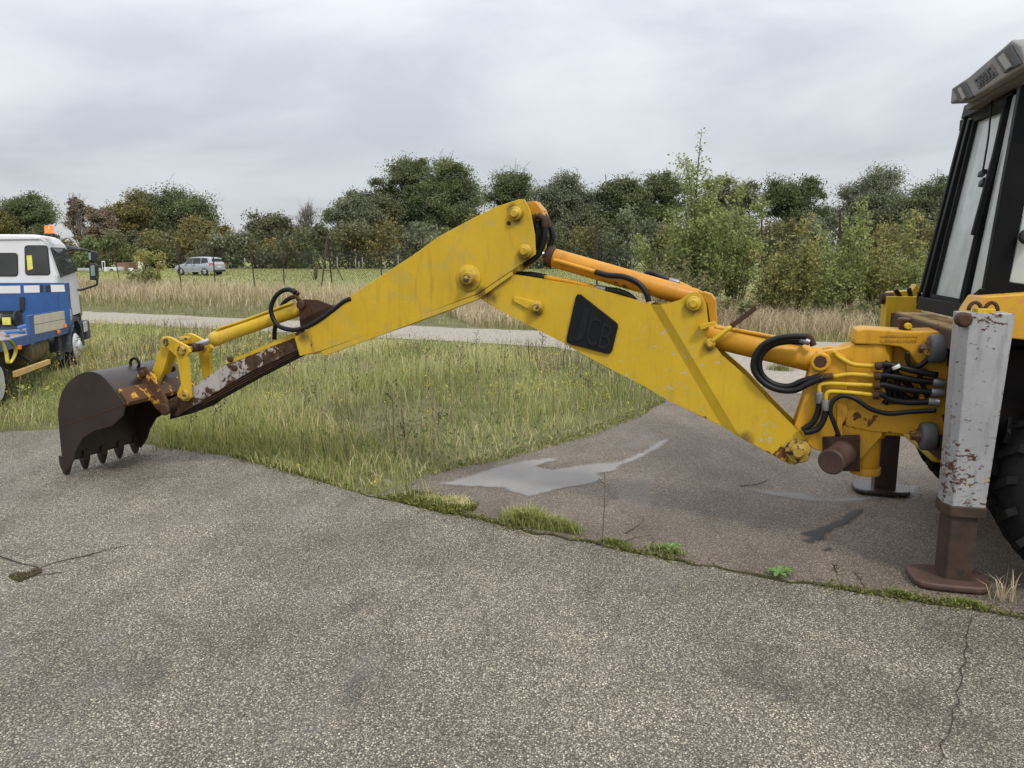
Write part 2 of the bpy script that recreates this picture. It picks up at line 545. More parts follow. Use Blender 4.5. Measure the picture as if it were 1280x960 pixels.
LEAF = {  # far tree and hedge entries are lightened, mild haze put into the leaf colour
    'dark': leaf_mat('dark_oak_leaf', [(0, (0.068, 0.087, 0.040)), (.5, (0.127, 0.154, 0.068)), (1, (0.215, 0.230, 0.098))]),
    'mid': leaf_mat('mid_green_leaf', [(0, (0.086, 0.113, 0.049)), (.5, (0.156, 0.189, 0.078)), (1, (0.247, 0.269, 0.114))]),
    'olive': leaf_mat('olive_autumn_leaf', [(0, (0.101, 0.097, 0.039)), (.5, (0.182, 0.164, 0.062)), (1, (0.280, 0.230, 0.088))]),
    'brown': leaf_mat('brown_autumn_leaf', [(0, (0.124, 0.100, 0.072)), (.5, (0.215, 0.166, 0.114)), (1, (0.338, 0.262, 0.169))]),
    'greygreen': leaf_mat('grey_green_leaf', [(0, (0.091, 0.105, 0.065)), (.5, (0.159, 0.177, 0.107)), (1, (0.260, 0.271, 0.166))]),
    'hedge': leaf_mat('hedge_leaf', [(0, (0.068, 0.079, 0.044)), (.5, (0.125, 0.136, 0.068)), (1, (0.211, 0.205, 0.094))]),
    'sapling': leaf_mat('sapling_leaf', [(0, (.135, .175, .060)), (.5, (.255, .305, .105)), (1, (.42, .44, .17))], .45),
    'yellowing': leaf_mat('yellowing_leaf', [(0, (.13, .155, .05)), (.5, (.25, .265, .09)), (.8, (.38, .34, .12)), (1, (.48, .37, .14))], .42),
    'bramble': leaf_mat('bramble_leaf', [(0, (.10, .12, .05)), (.55, (.19, .20, .085)), (1, (.30, .25, .12))], .3),
}
GRASS = {
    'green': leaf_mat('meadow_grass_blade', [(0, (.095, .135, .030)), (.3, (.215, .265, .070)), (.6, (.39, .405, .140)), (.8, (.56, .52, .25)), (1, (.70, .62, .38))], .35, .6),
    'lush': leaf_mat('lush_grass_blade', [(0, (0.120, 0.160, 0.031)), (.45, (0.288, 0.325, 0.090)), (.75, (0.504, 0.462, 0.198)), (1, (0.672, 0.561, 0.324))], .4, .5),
    'tan': leaf_mat('dry_tan_grass_blade', [(0, (0.240, 0.186, 0.104)), (.5, (0.480, 0.384, 0.244)), (1, (0.696, 0.588, 0.415))], .3, .7),
    'vergegreen': leaf_mat('verge_grass_blade', [(0, (0.124, 0.138, 0.048)), (.5, (0.227, 0.228, 0.084)), (1, (0.442, 0.360, 0.168))], .3, .6),
    'field': leaf_mat('field_grass_blade', [(0, (0.196, 0.205, 0.077)), (.5, (0.287, 0.286, 0.116)), (1, (0.414, 0.373, 0.176))], .3, .6),
    'flower': leaf_mat('yellow_petals', [(0, (.60, .46, .02)), (1, (.80, .66, .05))], .3, .5),
    'weed': leaf_mat('brown_seed_head', [(0, (.075, .055, .038)), (.5, (.15, .115, .078)), (1, (.26, .21, .145))], .2, .8),
    'moss': leaf_mat('moss', [(0, (.06, .062, .016)), (.5, (.13, .135, .028)), (1, (.26, .25, .07))], .2, .8),
}


def tarmac(name, base, chip_lo, chip_hi, chip_frac, scale, tone, cracks=True, seedoff=0.0):
    t = NT(name)
    P = t.tc.outputs['Object']
    vo = t.n('ShaderNodeTexVoronoi', feature='F1'); vo.inputs['Scale'].default_value = scale
    t.l(P, vo.inputs['Vector'])
    rnd = t.n('ShaderNodeSeparateColor'); t.l(vo.outputs['Color'], rnd.inputs[0])
    stone = t.math('SUBTRACT', 1.0, t.step(vo.outputs['Distance'], .28, .55))
    stonec = t.ramp(rnd.outputs[0], [(0, chip_lo), (1 - chip_frac, tuple((a + b) / 2 for a, b in zip(chip_lo, chip_hi))), (1, chip_hi)])
    sel = t.step(rnd.outputs[1], .30, .42)
    worn = t.noise(1.3, 5, .6)
    c = t.mix(t.math('MULTIPLY', t.math('MULTIPLY', stone, sel), t.math('MULTIPLY_ADD', worn, .8, .45)), base, stonec)
    vo2 = t.n('ShaderNodeTexVoronoi', feature='F1'); vo2.inputs['Scale'].default_value = scale * 2.6
    t.l(P, vo2.inputs['Vector'])
    r2 = t.n('ShaderNodeSeparateColor'); t.l(vo2.outputs['Color'], r2.inputs[0])
    c = t.mix(t.math('MULTIPLY', t.step(r2.outputs[0], .55, .95), .55), c, tuple((a * .4 + b * .6) for a, b in zip(base, chip_hi)))
    big = t.noise(.42, 6, .58)
    c = t.mix(1.0, c, t.ramp(big, [(.30, tuple(x * .72 for x in tone)), (.50, tone), (.70, tuple(x * 1.28 for x in tone))]), 'MULTIPLY')
    mid = t.noise(2.6, 5, .62, t.mapping((1, .55, 1)))
    c = t.mix(1.0, c, t.ramp(mid, [(.32, (.78, .77, .75)), (.52, (1, 1, 1)), (.72, (1.16, 1.15, 1.13))]), 'MULTIPLY')
    fresh = t.noise(.75, 8, .66, t.mapping((1, .6, 1), (0, 0, .5)), 1.2)
    c = t.mix(t.math('MULTIPLY', t.step(fresh, .56, .64), .22), c, tuple(min(1, x * 1.0 + .12) for x in base))
    # old damp stains
    st = t.noise(.9, 7, .62, dist=.8)
    c = t.mix(t.math('MULTIPLY', t.step(st, .58, .70), .45), c, tuple(x * .5 for x in base))
    if cracks:
        wv = t.n('ShaderNodeTexVoronoi', feature='DISTANCE_TO_EDGE'); wv.inputs['Scale'].default_value = .16
        dn = t.n('ShaderNodeTexNoise'); dn.inputs['Scale'].default_value = 2.5; dn.inputs['Detail'].default_value = 6
        t.l(P, dn.inputs['Vector'])
        va = t.n('ShaderNodeVectorMath', operation='MULTIPLY_ADD')
        t.l(dn.outputs['Color'], va.inputs[0]); va.inputs[1].default_value = (.35, .35, 0); t.l(P, va.inputs[2])
        t.l(va.outputs[0], wv.inputs['Vector'])
        cr = t.math('SUBTRACT', 1.0, t.step(wv.outputs['Distance'], .0004, .0022))
        cr = t.math('MULTIPLY', cr, t.step(t.noise(1.1, 3), .47, .58))
        c = t.mix(t.math('MULTIPLY', cr, .8), c, (.03, .027, .022))
    t.set(c, t.math('MULTIPLY_ADD', worn, .25, .62), 0, .35)
    h = t.math('ADD', t.math('MULTIPLY', stone, sel), t.math('MULTIPLY', t.noise(scale * 1.7, 3, .6), .7))
    t.bump(h, .55, .006)
    return t.m


M['tarmac_near'] = tarmac('near_tarmac', (.054, .048, .040), (.112, .100, .083), (.62, .565, .465), .36, 86, (1.16, 1.125, 1.07), False)
M['tarmac_far'] = tarmac('far_tarmac', (.060, .051, .042), (.105, .091, .075), (.38, .325, .26), .3, 84, (1.26, 1.21, 1.15), False)


def gravel_mat():
    t = NT('pale_gravel')
    c = t.ramp(t.noise(9, 9, .75), [(.3, (.19, .165, .135)), (.5, (.30, .27, .225)), (.7, (.40, .365, .31))])
    c = t.mix(t.math('MULTIPLY', t.step(t.noise(.5, 6, .65, t.mapping((1, 1, 1))), .52, .68), .5), c, (.17, .15, .10))
    t.set(c, .85, 0, .2)
    t.bump(t.noise(40, 6, .7), .6, .02)
    return t.m


M['gravel'] = gravel_mat()


def soil_mat(name, stops, scale):
    t = NT(name)
    a = t.noise(scale, 9, .7)
    b = t.noise(scale * 14, 5, .7)
    t.set(t.ramp(t.math('ADD', t.math('MULTIPLY', a, .6), t.math('MULTIPLY', b, .4)), stops), .9, 0, .15)
    t.bump(b, .8, .03)
    return t.m


M['soil'] = soil_mat('grassy_soil', [(.32, (.06, .056, .028)), (.5, (.125, .12, .055)), (.68, (.22, .20, .105))], 1.2)
M['field'] = soil_mat('green_field', [(.3, (.16, .18, .065)), (.5, (.215, .235, .085)), (.7, (.29, .285, .115))], .35)
M['grit'] = soil_mat('mossy_grit', [(.3, (.025, .024, .012)), (.5, (.06, .06, .02)), (.7, (.16, .15, .10))], 6)


def film_mat(name, c, rough, spec, e0, e1, amt, nscale=5.0, cover=1.0):
    """thin film on the ground whose rim breaks up; 'edge' is the distance to its outline in metres"""
    t = NT(name)
    t.set(t.ramp(t.noise(1.8, 9, .6), [(.3, tuple(x * .8 for x in c)), (.7, tuple(min(1, x * 1.14) for x in c))]), rough, 0, spec)
    t.bump(t.noise(70, 4, .6), .12, .003)
    at = t.n('ShaderNodeAttribute', attribute_name='edge')
    nz = t.math('SUBTRACT', t.math('ADD', t.math('MULTIPLY', t.noise(nscale, 9, .65), .75), t.math('MULTIPLY', t.noise(85, 3, .7), .25)), .5)
    f = t.step(t.math('MULTIPLY_ADD', nz, amt, at.outputs['Fac']), e0, e1)
    f = t.math('MULTIPLY', f, cover)
    tr = t.n('ShaderNodeBsdfTransparent'); mx = t.n('ShaderNodeMixShader')
    t.l(f, mx.inputs[0]); t.l(tr.outputs[0], mx.inputs[1]); t.l(t.b.outputs[0], mx.inputs[2]); t.l(mx.outputs[0], t.out.inputs[0])
    return t.m


M['crack'] = plain('crack_dirt_and_dark_gap', (.022, .019, .015), .9, 0, .4, 8)

# ------------------------------------------------------------------ ground
def smooth(a, b, x):
    t = min(1, max(0, (x - a) / (b - a)))
    return t * t * (3 - 2 * t)


def gz(x, y): return .55 * smooth(52, 88, y)


def grid_sheet(name, xs, ys, dz, mat):
    vs = [(x, y, gz(x, y) + dz) for y in ys for x in xs]
    w = len(xs)
    fs = [(j * w + i, j * w + i + 1, (j + 1) * w + i + 1, (j + 1) * w + i) for j in range(len(ys) - 1) for i in range(w - 1)]
    m = MB(); m.add(vs, fs, True)
    return setp(m.build(name, mat), kind='structure')


grid_sheet('ground', [-900, -300, -120, -60, -30, 0, 30, 60, 120, 300, 900], [-60, -20, 0, 20, 40] + list(range(52, 92, 4)) + [120, 200, 400, 900, 2500], -.008, M['soil'])


def rag(pts, amp=.05, step=.25, closed=True, seed=1):
    """resample a world outline and roughen it sideways"""
    r = random.Random(seed)
    out = []
    n = len(pts)
    for i in range(n if closed else n - 1):
        p, q = V(pts[i]), V(pts[(i + 1) % n])
        L = (q - p).length
        k = max(1, min(60, int(L / step)))
        if L > 30: k = 1
        d = (q - p).normalized(); s = V((-d.y, d.x, 0))
        for j in range(k):
            a = amp if L <= 30 else 0
            out.append(p + (q - p) * (j / k) + s * r.uniform(-a, a))
    if not closed: out.append(V(pts[-1]))
    return out


def sheet(name, pts, z, mat, amp=.04, step=.2, seed=1, kind='structure', **k):
    pts = [V((p[0], p[1], z)) for p in rag([V((p[0], p[1], 0)) for p in pts], amp, step, True, seed)]
    me = bpy.data.meshes.new(name)
    bm = bmesh.new()
    vs = [bm.verts.new(p) for p in pts]
    f = bm.faces.new(vs)
    bmesh.ops.triangulate(bm, faces=[f])
    bmesh.ops.recalc_face_normals(bm, faces=bm.faces)
    if sum(f.normal.z for f in bm.faces) < 0:
        bmesh.ops.reverse_faces(bm, faces=bm.faces)
    bm.to_mesh(me); bm.free()
    me.materials.append(mat)
    o = bpy.data.objects.new(name, me)
    col.objects.link(o)
    return setp(o, kind=kind, **k)


JOINT = [(-420, 548), (-60, 545), (0, 541), (75, 537), (140, 547), (205, 560), (290, 571), (340, 583), (390, 599), (430, 612), (500, 629), (560, 642), (600, 649),
         (640, 661), (700, 672), (760, 684), (850, 702), (970, 725), (1100, 745), (1180, 757), (1240, 767), (1300, 777)]
jw = [G(*p) for p in JOINT]
near_poly = jw + [V((12, 2.6, 0)), V((14, -8, 0)), V((-18, -8, 0)), V((-22, 9.0, 0))]
FEDGE = [(470, 617), (505, 603), (560, 587), (640, 571), (720, 550), (800, 520), (838, 497), (858, 478), (868, 462), (880, 452)]
fw = [G(*p) for p in FEDGE]
far_poly = fw + [V((9, 17, 0)), V((45, 6, 0)), V((45, -8, 0)), V((0, 3.0, 0)), V((-1.6, 6.2, 0))]
sheet('far_tarmac', far_poly, 0.0, M['tarmac_far'], .04, .2, 3)
sheet('near_tarmac', near_poly, .006, M['tarmac_near'], .02, .12, 4)
rf = [(-70, 58), tuple(G(-120, 382))[:2], tuple(G(110, 389.5))[:2], tuple(G(300, 398))[:2], tuple(G(503, 407))[:2], tuple(G(665, 413.5))[:2], tuple(G(920, 425))[:2], tuple(G(1060, 428))[:2], (38, 4)]
rn = [(30, -2), tuple(G(1500, 560))[:2], tuple(G(1240, 515))[:2], tuple(G(1080, 500))[:2], tuple(G(1000, 492))[:2], tuple(G(930, 478))[:2], tuple(G(860, 462))[:2], tuple(G(780, 447))[:2], tuple(G(690, 434.5))[:2], tuple(G(470, 422))[:2], tuple(G(300, 413))[:2], tuple(G(140, 405))[:2], tuple(G(-120, 395))[:2], (-70, 50)]
sheet('gravel_road', [V((*p, 0)) for p in rf + rn], .004, M['gravel'], .12, .4, 5)
fence_line = [(-80, 82), (-44, 61), (-24.9, 50), (-12, 43.5), (0, 38.5), (10, 33), (24, 26), (60, 8)]
fieldpts = [V((x, y + 1.5, 0)) for x, y in fence_line]


def field_sheet():
    m = MB()
    ys = [0, 2, 6, 12, 18, 24, 30, 36, 42, 50, 60, 90, 160, 400, 1500]
    vs = []
    for x, y in fence_line:
        for k in ys:
            xx = x * (1 + k / 90.0)
            vs.append((xx, y + 1.5 + k, gz(xx, y + 1.5 + k) + .004))
    w = len(ys)
    m.add(vs, [(i * w + j, i * w + j + 1, (i + 1) * w + j + 1, (i + 1) * w + j) for i in range(len(fence_line) - 1) for j in range(w - 1)], True)
    return setp(m.build('field', M['field']), kind='structure')


field_sheet()

def strip(name, pts, width, z, mat, seed=1, amp=.02, kind='structure'):
    c = rag([V((p[0], p[1], 0)) for p in pts], amp, .08, False, seed)
    r = random.Random(seed + 50)
    a, b = [], []
    for i, p in enumerate(c):
        d = (c[min(i + 1, len(c) - 1)] - c[max(i - 1, 0)]).normalized()
        s = V((-d.y, d.x, 0))
        e = .15 + .85 * math.sin(math.pi * min(1, max(0, (i + .3) / len(c)))) ** .5
        w = width * e * r.uniform(.45, 1.1)
        a.append(p + s * w); b.append(p - s * w)
    m = MB()
    n = len(c)
    m.add([V((p.x, p.y, z)) for p in a + b], [(i, i + 1, n + i + 1, n + i) for i in range(n - 1)])
    return setp(m.build(name, mat), kind=kind)


strip('joint_dirt', jw[9:], .022, .011, M['grit'], 12, .03)
strip('tarmac_crack', [G(*p) for p in [(-40, 690), (2, 697), (28, 706), (48, 711)]], .010, .011, M['crack'], 13, .008)
strip('tarmac_crack', [G(*p) for p in [(46, 712), (80, 702), (110, 696), (135, 688), (160, 683)]], .008, .011, M['crack'], 14, .008)
strip('tarmac_crack', [G(*p) for p in [(40, 722), (60, 719), (78, 717)]], .008, .0112, M['crack'], 15, .006)
strip('tarmac_crack', [G(*p) for p in [(1216, 770), (1208, 800), (1205, 850), (1193, 890), (1180, 920), (1172, 960)]], .0035, .011, M['crack'], 16, .02)
sheet('grit_patch', [G(*p) for p in [(10, 722), (22, 717), (34, 719), (46, 713), (54, 717), (40, 723), (26, 729), (16, 727)]], .0115, M['grit'], .01, .04, 17)

# ------------------------------------------------------------------ foliage engines (numpy)
def mesh_np(name, verts, quads, tris, tint_v, mat, smooth_=False):
    me = bpy.data.meshes.new(name)
    nq, nt = len(quads), len(tris)
    me.vertices.add(len(verts)); me.vertices.foreach_set('co', np.asarray(verts, np.float32).ravel())
    me.loops.add(nq * 4 + nt * 3)
    li = np.concatenate([np.asarray(quads, np.int32).ravel(), np.asarray(tris, np.int32).ravel()])
    me.loops.foreach_set('vertex_index', li)
    me.polygons.add(nq + nt)
    st = np.concatenate([np.arange(nq) * 4, nq * 4 + np.arange(nt) * 3]).astype(np.int32)
    me.polygons.foreach_set('loop_start', st)
    at = me.attributes.new('tint', 'FLOAT', 'POINT')
    at.data.foreach_set('value', np.asarray(tint_v, np.float32))
    me.update(calc_edges=True)
    me.materials.append(mat)
    return me


def blades_mesh(name, x, y, z, h, w, lean, tint, mat, bend=1.0):
    n = len(x)
    az = rng.uniform(0, 2 * np.pi, n); fa = rng.uniform(0, 2 * np.pi, n)
    dx, dy = np.cos(az) * lean * h, np.sin(az) * lean * h
    fx, fy = np.cos(fa) * w / 2, np.sin(fa) * w / 2
    v = np.zeros((n, 5, 3), np.float32)
    base = np.stack([x, y, z], 1)
    v[:, 0] = base; v[:, 0, 0] -= fx; v[:, 0, 1] -= fy
    v[:, 1] = base; v[:, 1, 0] += fx; v[:, 1, 1] += fy
    mid = base.copy(); mid[:, 0] += dx * .35; mid[:, 1] += dy * .35; mid[:, 2] += h * .62
    v[:, 2] = mid; v[:, 2, 0] += fx * .8; v[:, 2, 1] += fy * .8
    v[:, 3] = mid; v[:, 3, 0] -= fx * .8; v[:, 3, 1] -= fy * .8
    tip = base.copy(); tip[:, 0] += dx; tip[:, 1] += dy; tip[:, 2] += h * np.sqrt(np.clip(1 - (lean * bend * .8) ** 2, .1, 1))
    v[:, 4] = tip
    b = np.arange(n)[:, None] * 5
    quads = b + np.array([[0, 1, 2, 3]]); tris = b + np.array([[3, 2, 4]])
    tv = np.repeat(tint, 5).reshape(n, 5)
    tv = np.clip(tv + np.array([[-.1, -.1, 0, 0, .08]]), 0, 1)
    return mesh_np(name, v.reshape(-1, 3), quads, tris, tv.ravel(), mat)


def leaves_arrays(p, size, tint, flat=.0):
    n = len(p)
    a = rng.normal(size=(n, 3)); a[:, 2] *= (1 - flat)
    a /= np.linalg.norm(a, axis=1)[:, None] + 1e-9
    b = rng.normal(size=(n, 3)); b -= (b * a).sum(1)[:, None] * a
    b /= np.linalg.norm(b, axis=1)[:, None] + 1e-9
    s = size[:, None]
    v = np.stack([p - a * s, p + b * s * .55, p + a * s, p - b * s * .55], 1)
    quads = np.arange(n)[:, None] * 4 + np.array([[0, 1, 2, 3]])
    return v.reshape(-1, 3), quads, np.repeat(tint, 4)


def leaves_mesh(name, p, size, tint, mat):
    v, q, t = leaves_arrays(p, size, tint)
    return mesh_np(name, v, q, np.zeros((0, 3), np.int32), t, mat)


def linkmesh(name, me, parent=None, loc=(0, 0, 0)):
    o = bpy.data.objects.new(name, me)
    col.objects.link(o)
    o.location = loc
    if parent: o.parent = parent
    return o


def inpoly(x, y, poly):
    poly = [(p[0], p[1]) for p in poly]
    ins = np.zeros(len(x), bool)
    n = len(poly)
    for i in range(n):
        x1, y1 = poly[i]; x2, y2 = poly[(i + 1) % n]
        if y1 == y2: continue
        c = ((y1 > y) != (y2 > y)) & (x < (x2 - x1) * (y - y1) / (y2 - y1) + x1)
        ins ^= c
    return ins


def lump(x, y, s, seed):
    r = np.random.default_rng(seed)
    o = np.zeros_like(x)
    for _ in range(7):
        a = r.uniform(0, 2 * np.pi); f = s * r.uniform(.5, 1.8); ph = r.uniform(0, 6.28)
        o += np.sin((x * np.cos(a) + y * np.sin(a)) * f + ph)
    return o / 7 * 1.6          # about -1..1


def scatter(poly, n):
    xs = [p[0] for p in poly]; ys = [p[1] for p in poly]
    x = rng.uniform(min(xs), max(xs), n); y = rng.uniform(min(ys), max(ys), n)
    k = inpoly(x, y, poly)
    return x[k], y[k]


def edge_d(x, y, line):
    d = np.full(len(x), 1e9)
    for (x1, y1), (x2, y2) in zip(line[:-1], line[1:]):
        L2 = (x2 - x1) ** 2 + (y2 - y1) ** 2 + 1e-9
        t = np.clip(((x - x1) * (x2 - x1) + (y - y1) * (y2 - y1)) / L2, 0, 1)
        d = np.minimum(d, np.hypot(x - x1 - t * (x2 - x1), y - y1 - t * (y2 - y1)))
    return d


def film(name, px, z, mat, cell=.025, pad=.06):
    poly = [tuple(G(*p))[:2] for p in px]
    xs = [p[0] for p in poly]; ys = [p[1] for p in poly]
    gx = np.arange(min(xs) - pad, max(xs) + pad, cell); gy = np.arange(min(ys) - pad, max(ys) + pad, cell)
    X, Y = np.meshgrid(gx, gy); x, y = X.ravel(), Y.ravel()
    d = edge_d(x, y, poly + poly[:1]) * np.where(inpoly(x, y, poly), 1, -1)
    ok = d > -pad
    idx = np.full(len(x), -1); idx[ok] = np.arange(ok.sum())
    w = len(gx); j, i = np.meshgrid(np.arange(len(gy) - 1), np.arange(w - 1), indexing='ij')
    q = np.stack([j * w + i, j * w + i + 1, (j + 1) * w + i + 1, (j + 1) * w + i], -1).reshape(-1, 4)
    q = idx[q]; q = q[(q >= 0).all(1)]
    me = mesh_np(name, np.stack([x[ok], y[ok], np.full(ok.sum(), z)], 1), q, np.zeros((0, 3), np.int32), d[ok], mat)
    me.attributes['tint'].name = 'edge'
    o = bpy.data.objects.new(name, me); col.objects.link(o)
    return setp(o, kind='structure')


film('pale_patch', [(545, 606), (575, 598), (615, 585), (655, 576), (702, 571), (696, 576), (672, 583), (690, 587), (735, 580), (775, 577), (800, 566), (822, 552), (840, 545), (832, 557), (806, 571), (778, 583), (772, 589), (750, 593), (758, 598), (740, 606), (700, 612), (662, 622), (640, 617), (628, 611), (600, 610)],
     .005, film_mat('pale_patch_film', (.235, .222, .205), .38, .35, -.02, .06, .16, 5.0, .85))  # paler film over the tarmac, breaking up at its rim
film('pale_patch', [(930, 612), (985, 612), (1030, 622), (1075, 619), (1080, 612), (1120, 603), (1156, 609), (1158, 616), (1120, 623), (1060, 631), (1010, 628), (960, 621)],
     .0045, film_mat('thin_pale_film', (.20, .19, .178), .45, .35, -.01, .10, .26, 4.0, .75))
film('oil_stain', [(1086, 632), (1078, 645), (1060, 657), (1040, 665), (1030, 677), (1012, 681), (1000, 677), (1008, 671), (996, 667), (1022, 659), (1042, 651), (1062, 639)],
     .0052, film_mat('dark_oil_stain', (.022, .020, .018), .5, .2, .0, .05, .16, 8.0, .8), .015, .05)
film('oil_stain', [(1024, 687), (1037, 683), (1044, 688), (1030, 691)], .0052, film_mat('dark_oil_spot', (.03, .027, .024), .5, .2, .0, .03, .06, 9.0, .7), .01, .03)


def inview(x, y, m=60, back=1.0):
    d = y * cT + 2.1 * sT
    u = 640 + FPX * x / np.maximum(d, .1)
    return (d > 0) & (u > -m) & (u < 1280 + m)

# ------------------------------------------------------------------ backhoe loader
exc = empty('backhoe_loader', M0, 'old yellow backhoe loader with its digger arm stretched out across the tarmac', 'digger')
HB, HD = .135, .165       # half widths of boom and dipper


def bolt(mb, u, v, r, off, out=.05, n=16):
    """pin end standing proud of a side plate, with collar and nut"""
    p = Bp(u, v, off)
    mb.lathe(p + BN * .01, -BN, [(0, r * 1.05), (out * .7 + .01, r * 1.05), (out * .8 + .01, r * .92), (out * .8 + .01, r * .62), (out + .012, r * .6), (out + .02, r * .5)], n)


# --- boom
BL = [(600, 371), (637.5, 342.5), (740, 360), (800, 377), (813, 380)]
BLl = [(902, 532.5), (861, 513), (834, 500), (807, 483.5), (780, 470), (737.5, 447.5), (707.5, 430), (662.5, 407.5), (625, 387.5), (603, 375)]
BRt = [(826, 381), (850, 375), (860, 367), (870, 364.5), (877, 369), (882.5, 380), (886, 412), (881.5, 420), (888, 429), (896, 436), (902, 444), (931.6, 470), (969.6, 510.6), (1007.5, 548.5), (1013, 557), (1011.5, 567.5), (1006, 575), (992.6, 581), (985.8, 579.7), (953, 562), (925, 547)]


def boom_mesh():
    m = MB()
    for sgn in (1, -1):
        def pt(u, v, h):
            p = Bp(u, v, -h)
            return p if sgn == 1 else p + BN * (2 * h)
        h1, h2 = HB, HB + .03
        m.add([pt(u, v, h1) for u, v in BL + BLl], [tuple(range(len(BL + BLl)))])
        m.add([pt(u, v, h2) for u, v in BRt], [tuple(range(len(BRt)))])
        m.add([pt(813, 380, h1), pt(826, 381, h2), pt(925, 547, h2), pt(902, 532.5, h1)], [(0, 1, 2, 3)])
        m.add([pt(u, v, h1) for u, v in BL[:1] + BL[1:]] + [pt(u, v, h1 - .02) for u, v in BL], [])
    # perimeter web
    def web(px, h, skip=False):
        a = [Bp(u, v, -h) for u, v in px]; b = [p + BN * 2 * h for p in a]
        n = len(px)
        m.add(a + b, [(i, i + 1, n + i + 1, n + i) for i in range(n - 1)])
    web(BLl + BL, HB)
    # rear section: two thick cheek plates with an open throat between them
    for sgn in (1, -1):
        a = [Bp(u, v, -(HB + .03)) for u, v in BRt]
        if sgn == -1: a = [p + BN * 2 * (HB + .03) for p in a]
        n = len(a)
        b = [p + BN * (.028 * sgn) for p in a]
        m.add(a + b, [(i, i + 1, n + i + 1, n + i) for i in range(n - 1)] + [tuple(range(n, 2 * n))])
    low = [(902, 532.5), (925, 547), (953, 562), (985.8, 579.7)]
    web(low, HB)
    return m


boom = boom_mesh().build('boom', M['yellow_boom'], exc, bevel=.004)
# inner dark web visible in the throat
m = MB(); bprism(m, [(905, 452), (1000, 552), (985, 570), (900, 500)], .10, .13)
m.build('inner_plate', M['rusty'], boom)
m = MB(); bprism(m, [(872, 366), (880, 365), (889, 368), (894, 375), (896, 408), (889, 412), (884, 380), (878, 372)], .02, .15)
m.build('clevis_plate', M['orange2'], boom, bevel=.004)
m = MB(); bolt(m, 867.5, 379, .052, -HB - .03, .05); m.build('pivot_pin', M['yellow'], boom)
m = MB(); bolt(m, 997.5, 563.4, .085, -HB - .03, .03, 24); m.lathe(Bp(997.5, 563.4, -HB - .05), -BN, [(0, .055), (.03, .055), (.032, .035), (.05, .035)], 16)
m.build('pivot_pin', M['nut'], boom)
m = MB(); bolt(m, 671, 384.5, .055, -HB, .05); m.build('pivot_pin', M['yellow_boom'], boom)
m = MB(); bprism(m, [(641, 371), (644, 370.5), (671, 378), (672, 392), (665, 389), (642, 377)], -HB - .022, -HB)
m.build('locking_handle', M['yellow_boom'], boom, bevel=.005)
m = MB(); m.lathe(Bp(671, 384.5, -HB - .045), -BN, [(0, .032), (.03, .032), (.032, .022), (.05, .02)], 6, False); m.build('nut', M['nut'], boom)
m = MB(); bprism(m, [(874, 406.5), (893, 402), (895, 405.5), (876, 412.5)], -HB - .10, -HB - .03); m.build('bracket_tab', M['yellow_boom'], boom, bevel=.003)
# transport lock lever
m = MB(); bolt(m, 888, 429, .035, -HB - .03, .05); q0 = Bp(888, 428, -HB - .06); q1 = Bp(914, 408, -HB - .05); m.tube([q0, Bp(900, 419, -HB - .06), q1], .019, 8, 3)
lev = m.build('lock_lever', M['yellow_boom'], boom)
m = MB(); m.bar(Bp(912, 409.5, -HB - .05), Bp(945, 384.5, -HB - .03), BN, .03, BD * .6 + Z * .8, .035); m.build('lever_grip', M['rusty'], lev, bevel=.004)

# --- cast badge with its raised letters
badge_px = [(719.5, 371), (721.5, 368), (725.5, 368), (770, 403), (772.3, 406), (772, 410), (765, 438.5), (762, 442.3), (757, 442), (711, 430), (708, 427.5), (708, 423)]
m = MB(); bprism(m, badge_px, -HB - .022, -HB - .003)
badge = m.build('badge_plate', M['badge'], boom, bevel=.005)


def glyph(ch, quad, off, dep, parent, mat, plane=None):
    cu = bpy.data.curves.new('glyph', 'FONT'); cu.body = ch; cu.resolution_u = 3
    ob = bpy.data.objects.new('glyph', cu); col.objects.link(ob)
    me = bpy.data.meshes.new_from_object(ob.evaluated_get(bpy.context.evaluated_depsgraph_get()))
    bpy.data.objects.remove(ob); bpy.data.curves.remove(cu)
    co = np.array([v.co[:2] for v in me.vertices]); mn, mxx = co.min(0), co.max(0)
    co = (co - mn) / (mxx - mn)
    tl, tr, br, bl = [np.array(q, float) for q in quad]
    px = [(bl * (1 - a) + br * a) * (1 - b) + (tl * (1 - a) + tr * a) * b for a, b in co]
    if plane is None:
        base = [Bp(p[0], p[1], off) for p in px]; vec = -BN * dep
    else:
        base = [plane(p[0], p[1]) for p in px]; vec = plane(None, None) * dep
    m = MB(); n = len(base)
    faces = [tuple(p.vertices) for p in me.polygons]
    from collections import Counter
    ec = Counter(); dirs = {}
    for f in faces:
        for i in range(len(f)):
            a, b = f[i], f[(i + 1) % len(f)]
            ec[frozenset((a, b))] += 1; dirs[frozenset((a, b))] = (a, b)
    fs = [tuple(i + n for i in f) for f in faces]
    fs += [(a, b, b + n, a + n) for k, (a, b) in dirs.items() if ec[k] == 1]
    m.add(base + [p + vec for p in base], fs)
    bpy.data.meshes.remove(me)
    return m.build('raised_letter', mat, parent)


def q7(*a): return [(700 + x * .0938, 360 + y * .0938) for x, y in a]


M['letter'] = plain('worn_black_letter', (.0095, .0105, .012), .45, 0, .3, 20, spec=.25)
glyph('J', q7((215, 230), (405, 275), (300, 735), (115, 700)), -HB - .022, .006, badge, M['letter'])
glyph('C', q7((405, 340), (570, 415), (485, 785), (330, 755)), -HB - .022, .006, badge, M['letter'])
glyph('B', q7((580, 445), (735, 530), (650, 825), (500, 795)), -HB - .022, .006, badge, M['letter'])

